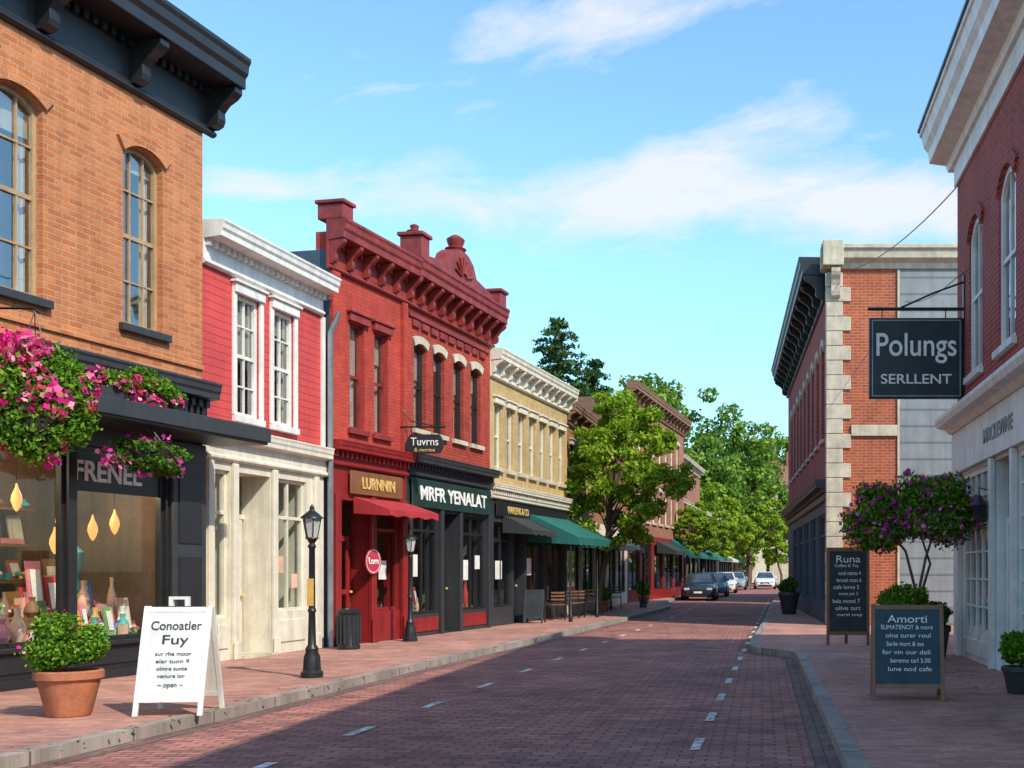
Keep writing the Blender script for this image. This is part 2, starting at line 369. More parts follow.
def goods(g,u0,u1,y0,y1,z0,n,hmax=.5,seed=0):
    r=random.Random(seed)
    for i in range(n):
        u=r.uniform(u0,u1); y=r.uniform(y0,y1); k=r.random(); m=r.randrange(len(MC)); h=r.uniform(.12,hmax); w=r.uniform(.04,.12)
        if k<.2: g.box('goods_%d'%m,MC[m],u-w,u+w,y-w*.7,y+w*.7,z0,z0+h*.5)
        elif k<.5: g.lathe('goods_%d'%m,MC[m],(u,y,z0),[(w*.5,0),(w*.9,h*.25),(w*.8,h*.5),(w*.3,h*.8),(w*.4,h)],10)
        elif k<.8:
            for j in range(5):
                q=w*r.uniform(.3,.55); g.lathe('goods_%d'%((m+j)%9),MC[(m+j)%9],(u+r.uniform(-w,w),y+r.uniform(-.05,.05),z0+j*.06*h),[(q*.3,0),(q*.9,q*.5),(q,q),(q*.8,q*1.5),(q*.2,q*1.9)],8)
        else:
            g.prof('goods_%d'%m,MC[m],[(y,z0),(y+.03,z0),(y+.12,z0+h*1.3),(y+.09,z0+h*1.3)],u-w*1.2,u+w*1.2)
            g.prof('goods_0',MC[0],[(y-.004,z0+h*.25),(y-.002,z0+h*.25),(y+.066,z0+h*1.1),(y+.06,z0+h*1.1)],u-w*.8,u+w*.8)
def shopwin(g,u0,u1,z0,z1,fm,nv=0,transom=None,t=.06,y=.1,nh=0):
    for a,b in ((u0,u0+t),(u1-t,u1)): g.box('shop_frames',fm,a,b,y-.04,y+.05,z0,z1,bevel=.005)
    g.box('shop_frames',fm,u0+t,u1-t,y-.038,y+.048,z0,z0+t); g.box('shop_frames',fm,u0+t,u1-t,y-.038,y+.048,z1-t,z1)
    if transom: g.box('shop_frames',fm,u0+t,u1-t,y-.035,y+.045,transom-.03,transom+.03)
    for k in range(nv):
        a=u0+(u1-u0)*(k+1)/(nv+1); g.box('shop_frames',fm,a-.022,a+.022,y-.03,y+.04,z0+t,z1-t)
    for k in range(nh):
        a=z0+(z1-z0)*(k+1)/(nh+1); g.box('shop_frames',fm,u0+t,u1-t,y-.026,y+.036,a-.015,a+.015)
    g.poly('shop_glass',M['clear'],[(u0+t,y+.006,z0+t),(u1-t,y+.006,z0+t),(u1-t,y+.006,z1-t),(u0+t,y+.006,z1-t)])
def door(g,u0,u1,z1,mat,y=.3,glass=True,z0=.05):
    t=.11
    g.box('door',mat,u0,u0+t,y,y+.05,z0,z1,bevel=.006); g.box('door',mat,u1-t,u1,y,y+.05,z0,z1,bevel=.006)
    g.box('door',mat,u0+t,u1-t,y,y+.05,z1-t,z1); g.box('door',mat,u0+t,u1-t,y+.003,y+.047,z0,z0+.3)
    if glass:
        g.box('door',mat,u0+t,u1-t,y+.003,y+.047,1.0,1.1)
        g.poly('door_glass',M['clear'],[(u0+t,y+.02,z0+.3),(u1-t,y+.02,z0+.3),(u1-t,y+.02,z1-t),(u0+t,y+.02,z1-t)])
    else:
        g.box('door',mat,u0+t,u1-t,y+.02,y+.045,z0+.3,z1-t)
        for a,b in ((.4,.95),(1.15,z1-.3)):
            g.box('door',mat,u0+t+.05,u1-t-.05,y+.005,y+.022,a,b,bevel=.012)
    g.lathe('door_knob',M['gold'],(u1-.05,y-.05,1.02),[(.0,0),(.03,.01),(.035,.03),(.03,.05),(0,.06)],8)
def poster(g,u,z,w,h,y,m): g.box('window_posters',m,u-w/2,u+w/2,y,y+.004,z-h/2,z+h/2)
def awning(g,u0,u1,z1,z0,p,mat,val=.18,y=-.02,name='awning'):
    n=max(2,int((u1-u0)/.25))
    rows=[(0,0),(.33,.36),(.66,.69),(1,1)]
    v=[];f=[]
    for i in range(n+1):
        u=u0+(u1-u0)*i/n; sg=.02*math.sin(i*2.1)
        for a,b in rows: v.append((u,y-p*a,z1-(z1-z0)*b+sg*(a*(1-a)*4)))
        v.append((u,y-p-.005,z0-val+.02*math.cos(i*math.pi)))
    m=5
    for i in range(n):
        for j in range(m-1): f.append((i*m+j,i*m+j+1,(i+1)*m+j+1,(i+1)*m+j))
    g.add(name,mat,v,f)
    for u in (u0,u1): g.poly(name,mat,[(u,y,z1),(u,y-p,z0),(u,y-p,z0-val),(u,y,z0-val*.6)])
    for u in (u0+.05,(u0+u1)/2,u1-.05): g.tube('awning_struts',M['iron'],[(u,y,z0-.05),(u,y-p+.03,z0-.03)],.015,5)
def facade(name,A,B,zt=0):
    A=Vector(A);B=Vector(B); d=B-A; return G(name,(A.x,A.y,0),math.atan2(d.y,d.x)), d.length, (lambda Y,A=A,d=d: (Y-A.y)/d.y*d.length)

# ================================================================== LEFT ROW
# ---- 1. orange brick shop
g,L,U=facade('orange_brick_shop',(-10.52,8.0),(-8.75,17.2))
H=8.4
w1=(U(13.42),U(14.25),5.0,7.6,.16); w2=(U(15.6),U(16.36),5.0,7.6,.16); w0=(U(11.2),U(12.0),5.0,7.6,.16)
s1=(U(11.3),U(14.66),.52,3.2); s2=(U(14.8),U(16.45),.52,3.2)
wall(g,L,H,[w0,w1,w2],M['orange'],z0=3.75)
wall(g,L,3.75,[s1,s2],M['black'],p='shopfront')
body(g,L,H,H,10,M['orange'])
for w in (w0,w1,w2):
    window(g,*w,fm=M['tan'],nv=2,nh=3,sm=M['charcoal'],hood='arch',hm=M['orange'])
cornice(g,-.2,L+.22,8.33,9.52,.7,M['black'],nbr=7,bw=.17)
cornice(g,0,L+.05,3.76,4.4,.32,M['charcoal'],dent=True,name='shop_cornice')
n=int(L/.13)
for i in range(n):
    g.box('fretwork',M['black'],i*L/n,i*L/n+.07,-.1,-.052,3.88,4.08)
g.box('string_course',M['orange'],0,L,-.04,-.001,4.62,4.68,bevel=.004)
g.box('canopy',M['black'],0,L+.28,-.95,-.003,3.46,3.66,bevel=.01)
g.box('canopy_edge',M['charcoal'],-.02,L+.3,-.99,-.96,3.5,3.72,bevel=.01)
shopwin(g,s1[0],s1[1],.52,3.2,M['black'],nv=1); shopwin(g,s2[0],s2[1],.52,3.2,M['black'])
g.box('transom_panel',M['black'],s2[0]+.06,s2[1]-.06,.085,.1,2.58,3.14)
g.box('bulkhead',M['black'],0,L,-.06,-.003,.0,.12); g.box('bulkhead',M['charcoal'],.3,L-.3,-.03,-.003,.2,.42,bevel=.01)
g.box('shop_sill',M['black'],0,L,-.1,-.003,.46,.518,bevel=.01)
g.box('corner_pilaster',M['charcoal'],U(16.5),L,-.07,-.003,.13,3.44,bevel=.012)
for zz in (.6,1.9): g.box('pilaster_panel',M['black'],U(16.6),L-.12,-.09,-.072,zz,zz+1.1,bevel=.012)
room(g,.05,L-.1,3.4,M['interior'],M['floor'],2.6)
g.box('display_shelf',M['floor'],s1[0],s2[1],.22,1.1,.35,.55)
g.box('display_step',MC[8],s1[0],s2[1],.7,1.1,.553,.85)
goods(g,s1[0]+.1,s1[1]-.1,.3,.65,.553,60,.5,3); goods(g,s2[0]+.1,s2[1]-.1,.3,.65,.553,60,.42,5)
goods(g,s2[0]+.1,s2[1]-.1,.75,1.0,.853,40,.6,15); goods(g,s1[0]+.1,s1[1]-.1,.75,1.0,.853,56,.7,16)
# stepped centre table and dress forms behind the window display
g.box('centre_table',M['wood'],s1[0],s2[1],1.3,1.7,.9,.95); goods(g,s1[0]+.1,s2[1]-.1,1.35,1.65,.955,60,.55,18)
for u_,m_ in ((U(13.1),1),(U(14.2),7),(U(15.9),2)):
    g.lathe('dress_form_%d'%m_,MC[m_],(u_,1.15,.86),[(.16,0),(.2,.1),(.13,.42),(.1,.55),(.16,.75),(.17,.9),(.08,1.0),(.045,1.05),(.05,1.12)],14)
for k,zz in enumerate((1.3,1.85,2.4)):
    g.box('wall_shelf',M['wood'],s1[0],s2[1],2.3,2.7,zz,zz+.04); goods(g,s1[0],s2[1],2.35,2.6,zz+.045,50,.35,20+k)
for yy,zz in ((12.9,2.5),(13.35,2.1),(13.8,2.3),(14.35,2.5),(15.05,2.25),(15.6,2.15),(16.0,2.25),(14.95,1.95)):
    u=U(yy); g.lathe('pendant_lamps',M['pend'],(u,.5,zz-.18),[(.01,-.05),(.04,.0),(.068,.09),(.06,.16),(.02,.26),(.008,.32)],12)
    g.tube('pendant_cords',M['iron'],[(u,.5,zz+.12),(u,.5,3.4)],.006,4)
g.text('FRENEL',U(15.42),2.86,.075,.28,1.22,M['lettw'],off=.022)
ld=D.lights.new('shop_lamp','POINT'); ld.energy=75; ld.color=(1,.78,.52); ld.shadow_soft_size=.15
for yy in (13.2,15.6):
    lo=D.objects.new('lamp_bulb',ld); lo.matrix_basis=Matrix.Translation((U(yy),.8,2.9)); g.link(lo)
g.done()

# ---- 2. red clapboard house with white shopfront
g,L,U=facade('red_clapboard_shop',(-8.95,17.6),(-8.5,21.33))
H=6.6
wa=(U(18.46),U(19.14),4.1,6.15); wb=(U(19.56),U(20.24),4.1,6.15)
wall(g,L,H,[wa,wb],M['siding'],z0=3.62,d=.1)
ops=[(U(17.92),U(18.32),.7,3.15),(U(18.5),U(19.5),.0,3.15),(U(19.68),U(20.7),.75,3.15)]
wall(g,L,3.62,ops,M['creamp'],p='shopfront',d=.55)
body(g,L,H,H-.1,9,M['siding'])
for w in (wa,wb):
    window(g,*w,fm=M['white'],nv=1,nh=3,d=.1,t=.07,sm=M['white'],hood='flat',hm=M['white'])
    for a,b in ((w[0]-.1,w[0]-.002),(w[1]+.002,w[1]+.1)): g.box('window_casing',M['white'],a,b,-.05,-.002,w[2],w[3],bevel=.008)
cornice(g,-.05,L-.1,6.1+.3,7.1,.42,M['white'],nbr=0,dent=True)
g.box('corner_board',M['white'],L-.12,L-.002,-.04,-.002,3.85,6.39)
cornice(g,0,L+.02,3.3,3.85,.22,M['creamp'],dent=False,name='shop_cornice')
for yy in (17.74,18.41,19.59,21.0):
    g.box('pilasters',M['creamp'],U(yy)-.07,U(yy)+.07,-.07,-.003,0,3.28,bevel=.012)
    g.box('pilaster_bases',M['creamp'],U(yy)-.1,U(yy)+.1,-.1,-.072,0,.3,bevel=.012)
shopwin(g,ops[0][0],ops[0][1],.7,3.15,M['creamp'],transom=2.45); shopwin(g,ops[2][0],ops[2][1],.75,3.15,M['creamp'],transom=2.45,nv=1)
door(g,ops[1][0]+.05,ops[1][1]-.05,2.4,M['creamp'],y=.5,glass=False)
g.box('door_transom',M['creamp'],ops[1][0],ops[1][1],.49,.55,2.4,2.48)
g.poly('door_glass',M['clear'],[(ops[1][0],.52,2.48),(ops[1][1],.52,2.48),(ops[1][1],.52,3.15),(ops[1][0],.52,3.15)])
for o in (ops[0],ops[2]): g.box('bulkhead_panels',M['creamp'],o[0]+.06,o[1]-.06,-.025,-.002,.2,.6,bevel=.01)
g.box('door_step',M['stone'],ops[1][0],ops[1][1],-.15,.5,.0,.05)
room(g,.05,L-.1,3.3,M['creamp'],M['floor'],2.3,y0=.56)
goods(g,ops[2][0],ops[2][1],.6,.9,.7,10,.5,9)
poster(g,ops[2][0]+.3,1.6,.22,.3,.09,MC[7]); poster(g,ops[2][1]-.25,1.3,.2,.26,.09,MC[0])
g.tube('downpipe',M['steel'],[(L+.04,-.12,0),(L+.04,-.12,6.1),(L+.04,-.3,6.5)],.055,8)
g.done()

# ---- 3. red painted brick shop
g,L,U=facade('red_brick_shop',(-8.42,21.42),(-7.85,24.2))
H=8.1
wa=(U(22.1),U(22.62),4.35,6.5); wb=(U(22.98),U(23.5),4.35,6.5)
wall(g,L,H,[wa,wb],M['redpaint_wall'],z0=3.9)
ops=[(U(21.75),U(22.75),.0,2.9),(U(22.95),U(24.0),.65,2.9)]
wall(g,L,3.9,ops,M['maroon'],p='shopfront',d=.4)
body(g,L,H,7.75,12,M['redpaint_wall'],side=M['slate'])
for w in (wa,wb): window(g,*w,fm=M['redtrim'],nv=0,nh=1,d=.16,sm=M['redtrim'],hood='flat',hm=M['redtrim'])
cornice(g,-.12,L+.1,7.35,8.3,.45,M['redtrim'],nbr=6,bw=.1)
g.box('parapet_blocks',M['redtrim'],-.1,.25,-.36,.2,8.303,8.6,bevel=.02); g.box('parapet_blocks',M['redtrim'],-.14,.29,-.4,.24,8.603,8.68,bevel=.01)
g.box('parapet_blocks',M['redtrim'],.26,L-.2,-.2,.25,8.303,8.45,bevel=.01)
g.box('pilaster_strip',M['redpaint_wall'],0.0,.25,-.08,-.002,4.06,7.34); g.box('pilaster_strip',M['redpaint_wall'],L-.2,L-.02,-.08,-.002,4.06,7.34)
cornice(g,0,L+.02,3.55,4.05,.28,M['maroon'],name='shop_cornice')
g.box('sign_board',M['wood'],U(22.0),U(23.95),-.09,-.052,3.03,3.5,bevel=.015)
g.text('LURNNIN',U(23.0),3.27,-.1,.24,1.25,M['gold'],off=.02)
for yy in (21.6,22.85,24.08):
    g.box('columns',M['maroon'],U(yy)-.1,U(yy)+.08,-.1,-.003,0,3.0,bevel=.015); g.box('column_bases',M['maroon'],U(yy)-.13,U(yy)+.11,-.14,-.102,0,.5,bevel=.015)
shopwin(g,ops[1][0],ops[1][1],.65,2.9,M['maroon'],transom=2.35)
door(g,ops[0][0]+.08,ops[0][1]-.08,2.2,M['maroon'],y=.36)
g.poly('door_glass',M['clear'],[(ops[0][0],.37,2.25),(ops[0][1],.37,2.25),(ops[0][1],.37,2.9),(ops[0][0],.37,2.9)])
v=[(U(22.7)+.3*math.cos(a*math.pi/12),-.15,1.68+.27*math.sin(a*math.pi/12)) for a in range(24)]
g.poly('round_sign',M['pink_sign'],v)
for i in range(24):
    c=Vector((U(22.7),-.154,1.68)); a=c.lerp(Vector(v[i])-Vector((0,.004,0)),.88); b=c.lerp(Vector(v[(i+1)%24])-Vector((0,.004,0)),.88); a2=c.lerp(a,.94); b2=c.lerp(b,.94); g.poly('sign_ring',M['lettw'],[a,b,b2,a2])
g.text('Lorn',U(22.7),1.69,-.16,.14,.36,M['lettw'])
awning(g,U(22.2),U(24.15),2.98,2.72,.8,M['redaw'],.13,name='red_awning')
room(g,.05,L-.1,3.0,M['interior'],M['floor'],2.6,y0=.41); goods(g,ops[1][0],ops[1][1],.45,.8,.6,18,.6,31)
poster(g,ops[1][0]+.5,1.5,.3,.4,.09,MC[0])
g.done()

# ---- 4. ornate dark red brick shop
g,L,U=facade('ornate_red_brick_shop',(-7.86,24.3),(-7.15,28.9))
H=8.15
ws=[(U(24.66),U(25.24),4.68,6.6,.1),(U(25.62),U(26.2),4.68,6.6,.1),(U(26.7),U(27.28),4.68,6.6,.1),(U(27.7),U(28.3),4.68,6.6,.1)]
wall(g,L,H,ws,M['redbrick'],z0=3.9)
ops=[(U(24.5),U(25.9),.5,2.85),(U(26.05),U(26.95),0,2.85),(U(27.1),U(28.65),.5,2.85)]
wall(g,L,3.9,ops,M['charcoal'],p='shopfront',d=.35)
body(g,L,H,7.8,12,M['redbrick'])
for w in ws: window(g,*w,fm=M['black'],nv=0,nh=1,d=.16,sm=M['stone'],hood='arch',hm=M['stone'])
cornice(g,-.15,L+.15,7.35,8.35,.5,M['redtrim'],nbr=10,bw=.11)
g.box('brick_panel',M['redtrim'],.1,L-.1,-.05,-.002,7.15,7.25)
for k in range(9): g.box('panel_relief',M['redtrim'],.25+k*(L-.5)/9,.25+(k+.7)*(L-.5)/9,-.06,-.003,6.95,7.1,bevel=.01)
for a,b,zz in ((-.1,.28,8.85),(L-.3,L+.1,8.72)):
    g.box('parapet_blocks',M['redtrim'],a,b,-.42,.1,8.353,zz,bevel=.02); g.box('parapet_blocks',M['redtrim'],a-.05,b+.05,-.47,.15,zz+.003,zz+.09,bevel=.015)
mid=L/2
ped=[(-mid+.35,8.353),(mid-.35,8.353),(mid-.35,8.55),(mid-.9,8.62),(.8,8.72),(.62,9.0),(.35,9.15),(0,9.22),(-.35,9.15),(-.62,9.0),(-.8,8.72),(-mid+.9,8.62),(-mid+.35,8.55)]
v=[(mid+a,-.3,b) for a,b in ped]+[(mid+a,.1,b) for a,b in ped]; n=len(ped)
g.add('pediment',M['redtrim'],v,[(i,(i+1)%n,n+(i+1)%n,n+i) for i in range(n)]+[tuple(range(n)),tuple(range(2*n-1,n-1,-1))],bevel=.015)
g.lathe('finial',M['redtrim'],(mid,-.1,9.2),[(.22,0),(.26,.05),(.16,.1),(.2,.2),(.22,.28),(.12,.36),(.03,.4)],12)
g.lathe('finial',M['redtrim'],(.09,-.15,8.94),[(.16,0),(.18,.05),(.08,.1),(.1,.18),(.03,.22)],12)
for k in range(7):
    a=math.pi*(k+.5)/7; g.tube('tympanum_relief',M['redtrim'],[(mid+.12*math.cos(a),-.32,8.55+.1*math.sin(a)),(mid+.5*math.cos(a),-.32,8.55+.48*math.sin(a))],.035,6)
cornice(g,0,L,3.6,4.1,.3,M['charcoal'],name='shop_cornice')
g.box('sign_board',M['green_sign'],.12,L-.12,-.09,-.052,2.92,3.56,bevel=.015)
g.text('MRFR YENALAT',L/2,3.25,-.1,.32,3.7,M['lettw'],off=.02)
shopwin(g,ops[0][0],ops[0][1],.5,2.85,M['black'],nv=1,transom=2.4); shopwin(g,ops[2][0],ops[2][1],.5,2.85,M['black'],nv=1,transom=2.4)
door(g,ops[1][0]+.05,ops[1][1]-.05,2.25,M['black'],y=.3)
for o in (ops[0],ops[2]): g.box('bulkhead_panels',M['maroon'],o[0]+.05,o[1]-.05,-.03,-.002,.1,.42,bevel=.01)
for yy in (24.4,25.98,27.02,28.76): g.box('pilasters',M['charcoal'],U(yy)-.07,U(yy)+.07,-.08,-.003,0,2.9,bevel=.012)
room(g,.05,L-.1,3.0,M['interior2'],M['floor'],2.6,y0=.36); goods(g,ops[0][0],ops[0][1],.4,.8,.5,24,1.1,41); goods(g,ops[2][0],ops[2][1],.4,.8,.5,28,1.1,42)
poster(g,ops[0][0]+.35,1.6,.35,.5,.09,MC[0]); poster(g,ops[2][0]+.45,1.5,.4,.5,.09,MC[0]); poster(g,ops[2][1]-.35,1.7,.3,.35,.09,MC[2])
g.done()

# ---- 5. cream / yellow brick shop
g,L,U=facade('yellow_brick_shop',(-7.18,29.0),(-6.35,35.8))
H=6.7
ws=[(U(29.35+i*.93),U(29.35+i*.93)+.5,4.25,5.95) for i in range(7)]
wall(g,L,H,ws,M['cream'],z0=3.5)
ops=[(.3,1.7,.5,2.8),(1.85,2.75,0,2.8),(2.9,4.6,.5,2.8),(4.8,6.6,.5,2.8)]
wall(g,L,3.5,ops,M['charcoal'],p='shopfront',d=.3)
body(g,L,H,6.6,12,M['cream'])
for w in ws: window(g,*w,fm=M['creamp'],nv=0,nh=1,d=.14,t=.04,sm=M['stone'],hood='flat',hm=M['creamp'])
cornice(g,-.05,L+.1,6.6,7.35,.4,M['creamp'],nbr=12,bw=.1)
cornice(g,0,L,3.4,3.8,.22,M['creamp'],name='shop_cornice')
g.box('sign_board',M['black'],.3,L-.3,-.08,-.052,2.95,3.35,bevel=.01); g.text('MARLENS & CO',2.0,3.15,-.085,.2,1.7,M['gold'],off=.015)
for o in ops:
    if o[2]>0: shopwin(g,*o,M['black'],nv=1,transom=2.3)
door(g,ops[1][0]+.05,ops[1][1]-.05,2.2,M['black'],y=.27)
room(g,.05,L-.1,3.0,M['interior2'],M['floor'],2.6,y0=.31); goods(g,.4,6.4,.4,.9,.5,40,1.0,51)
poster(g,.9,1.5,.5,.5,.09,MC[0]); poster(g,3.4,1.6,.4,.5,.09,MC[7])
awning(g,U(29.9),U(31.9),3.0,2.6,.85,M['blackaw'],.14,name='black_awning')
awning(g,U(32.0),L-.1,3.15,2.45,1.5,M['greenaw'],.22,name='green_awning')
g.done()

# ---- 6. low brown shop
g,L,U=facade('brown_brick_shop',(-6.45,36.0),(-6.15,50.2))
H=6.6; ws=[(.8+i*1.55,1.5+i*1.55,4.0,5.7) for i in range(9)]
wall(g,L,H,ws,M['rust'],z0=3.3)
ops=[(.4+i*2.75,2.7+i*2.75,.5,2.8) for i in range(5)]
wall(g,L,3.3,ops,M['creamp'],p='shopfront',d=.25); body(g,L,H,6.5,12,M['rust'])
for w in ws: window(g,*w,fm=M['creamp'],nv=0,nh=1,t=.05,hood='flat',hm=M['stone'])
for o in ops: shopwin(g,*o,M['charcoal'],nv=1)
cornice(g,0,L,6.3,7.0,.4,M['brown'],nbr=14)
room(g,.05,L-.1,3.0,M['interior2'],M['floor'],2.2,y0=.26); goods(g,.4,13,.4,.9,.5,40,.9,61)
awning(g,.2,3.0,3.0,2.4,1.3,M['greenaw'],.2,name='green_awning')
awning(g,3.6,8.2,3.05,2.45,1.15,M['creamaw'],.2,name='cream_awning'); awning(g,9.2,12.5,3.0,2.5,1.0,M['creamaw'],.15,name='cream_awning_far')
g.done()
# ---- 7. tall brown building
g,L,U=facade('tall_brown_brick_building',(-6.2,50.5),(-4.6,64.5))
H=9.6; ws=[(.7+i*1.6,1.5+i*1.6,z,z+1.7,.12) for i in range(8) for z in (3.9,6.9)]
wall(g,L,H,ws,M['rust'],z0=3.2); ops=[(.4+i*2.75,2.7+i*2.75,.5,2.8) for i in range(5)]
wall(g,L,3.2,ops,M['maroon'],p='shopfront',d=.25); body(g,L,H,9.5,14,M['brown'])
for w in ws: window(g,*w,fm=M['creamp'],nv=0,nh=1,t=.06,hood='arch',hm=M['stone'])
for o in ops: shopwin(g,*o,M['black'],nv=1)
cornice(g,-.1,L+.1,9.3,10.2,.5,M['brown'],nbr=16)
room(g,.05,L-.1,3.0,M['interior2'],M['floor'],2.2,y0=.26)
awning(g,6.5,9.5,3.0,2.5,1.0,M['blackaw'],.2,name='black_awning'); awning(g,10.2,13.8,3.2,2.5,1.1,M['greenaw'],.2,name='green_awning')
g.done()
# ---- 8/9 further buildings
for nm,A,B,H,m,aw in (('far_brick_shop',(-4.9,65.5),(-4.3,76),7.9,'rust','greenaw'),('far_cream_shop',(-4.4,76.5),(-3.6,92),5.2,'cream','greenaw'),('far_brown_shop',(-3.8,96),(-3.0,114),6.3,'brown','creamaw')):
    g,L,U=facade(nm,A,B); n=int(L/1.7); ws=[(.5+i*1.7,1.3+i*1.7,3.9,min(5.6,H-.8),0) for i in range(n)] if H>5.5 else []
    wall(g,L,H,ws,M[m],z0=3.2); ops=[(.4+i*2.6,2.5+i*2.6,.5,2.7) for i in range(int(L/2.6))]
    wall(g,L,3.2,ops,M['charcoal'],p='shopfront'); body(g,L,H,H-.1,12,M[m])
    for w in ws: window(g,*w,fm=M['white'],nv=0,nh=1,hood='flat',hm=M['stone'])
    for o in ops: shopwin(g,*o,M['black'])
    cornice(g,0,L,H-.1,H+.5,.4,M['stone']); room(g,.05,L-.1,3.0,M['interior2'],M['floor'],2,y0=.21)
    awning(g,1,L*.45,3.0,2.4,1.2,M[aw],.2,name='awning'); awning(g,L*.55,L-1,3.0,2.4,1.2,M['greenaw'],.2,name='awning_canvas'); g.done()

# ================================================================== RIGHT SIDE
g,L,U=facade('dark_red_brick_shop',(3.5,19.7),(3.66,-4.0))
H=8.5
ws=[(1.1+i*2.25,2.15+i*2.25,4.75,7.3,.3) for i in range(9)]
wall(g,L,H,ws,M['darkred'],z0=3.3)
ops=[(.55,2.9,.45,3.15),(3.1,4.3,.0,3.15),(4.5,7.2,.45,3.15),(7.5,11,.45,3.15)]
wall(g,L,3.3,ops,M['white'],p='shopfront',d=.2)
body(g,L,H,H,12,M['darkred'])
for w in ws: window(g,*w,fm=M['white'],nv=1,nh=1,t=.09,sm=M['white'],d=.1,hood='arch',hm=M['darkred'])
g.box('frieze',M['white'],-.02,L,-.06,-.002,8.35,8.72,bevel=.01)
g.prof('cornice',M['white'],[(0,8.72),(-.12,8.72),(-.16,8.84),(-.46,8.88),(-.48,9.06),(-.56,9.16),(-.6,9.34),(-.64,9.36),(-.64,9.44),(.3,9.44),(.3,8.72)],-.3,L,bevel=.006)
g.prof('cornice_cap',M['charcoal'],[(.3,9.443),(-.67,9.443),(-.67,9.5),(.3,9.62)],-.33,L)
g.box('shop_fascia',M['white'],0,L,-.1,-.002,3.2,3.92,bevel=.01)
g.prof('shop_cornice',M['white'],[(0,3.92),(-.14,3.92),(-.22,4.0),(-.36,4.03),(-.4,4.12),(-.4,4.18),(0,4.3)],-.05,L,bevel=.006)
g.text('MACLEWNE',3.7,3.55,-.11,.22,1.9,M['steel'],off=.008)
for i,o in enumerate(ops):
    if o[2]>0: shopwin(g,*o,M['white'],nv=4 if i==0 else 5,nh=5,t=.09,y=.06)
door(g,3.15,4.25,2.3,M['white'],y=.15)
for a in (.05,2.92,4.32,7.25): g.box('pilasters',M['white'],a+.05,a+.2 if a>1 else a+.42,-.09,-.003,0,3.19,bevel=.012)
g.box('bulkhead_panels',M['white'],.65,2.8,-.03,-.002,.1,.36,bevel=.01)
g.lathe('wall_lantern',M['iron'],(3.0,-.22,2.35),[(.02,-.12),(.09,-.08),(.12,.12),(.13,.13),(.06,.24),(.01,.3)],8); g.tube('lantern_arm',M['iron'],[(3.0,-.05,2.7),(3.0,-.22,2.75),(3.0,-.22,2.6)],.012,5)
room(g,.05,11.3,3.1,M['interior2'],M['floor'],2.6); goods(g,.6,7,.3,.9,.4,50,.9,71)
g.done()

# building 2 : quoins + heavy black cornice
g,L,U=facade('corner_brick_building',(1.15,48.0),(1.8,30.0))
H=9.4; ws=[(L-1.9-i*1.75,L-1.1-i*1.75,5.2,7.9,.25) for i in range(9)]
wall(g,L,H,ws,M['darkred'],z0=3.7); ops=[(L-3.2-i*2.9,L-.7-i*2.9,.55,3.1) for i in range(5)]
wall(g,L,3.7,ops,M['slate'],p='shopfront')
for w in ws: window(g,*w,fm=M['charcoal'],nv=0,nh=1,hood='arch',hm=M['stone'])
for o in ops: shopwin(g,*o,M['slate'],nv=1,transom=2.5)
room(g,.05,L-.3,3.3,M['interior2'],M['floor'],2.6); goods(g,8,L-.8,.4,.9,.5,30,.9,81)
cornice(g,-.1,L-.75,9.0,10.25,.75,M['black'],nbr=16,bw=.16)
cornice(g,0,L-.3,3.4,4.0,.35,M['charcoal'],name='shop_cornice')
g.box('roof',M['roof'],0,L-.01,0.02,4.3,9.2,9.5); g.box('side_wall',M['darkred'],.01,L-.05,4.1,4.3,0,9.2)
g.poly('side_wall',M['darkred'],[(0,.0,0),(0,4.3,0),(0,4.3,9.4),(0,.0,9.4)])
e=G('end',(1.8,30.0,0),math.radians(0),parent=g)
W=4.4; xb=1.95
e.poly('end_wall',M['brightbrick'],[(0.02,0,0),(xb,0,0),(xb,0,9.7),(0.02,0,9.7)])
e.poly('grey_side',M['grey_panel'],[(xb,-.03,0),(W+2,-.03,0),(W+2,-.03,9.75),(xb,-.03,9.75)]); e.box('grey_edge',M['stone'],xb-.06,xb,-.05,-.001,0,9.75)
for k in range(24):
    w_=.62 if k%2==0 else .4
    e.box('quoins',M['stone'],-.05,w_,-.05,-.001,.02+k*.4,.02+k*.4+.385,bevel=.012); e.box('quoins_return',M['stone'],-.05,-.001,0,w_*.8,.02+k*.4,.02+k*.4+.385,bevel=.012)
e.box('band',M['stone'],.63,xb-.07,-.07,-.001,5.15,5.45,bevel=.012)
e.prof('end_cornice',M['stone'],[(0,9.7),(-.08,9.7),(-.1,9.85),(-.26,9.95),(-.28,10.15),(-.34,10.2),(-.34,10.3),(.3,10.3),(.3,9.7)],-.2,W+2,bevel=.006)
e.box('cornice_block',M['stone'],-.16,.4,-.38,.5,9.72,10.4,bevel=.02); e.prof('corner_bracket',M['stone'],[(y-.05,z) for y,z in bracket_pts(.28,8.9,9.68)],.08,.32)
e.box('roof',M['roof'],.3,W+2,.31,5,10.0,10.1)
e.box('upper_wall',M['grey_panel'],W,W+2,-.02,8,0,9.7)
e.done(); g.done()

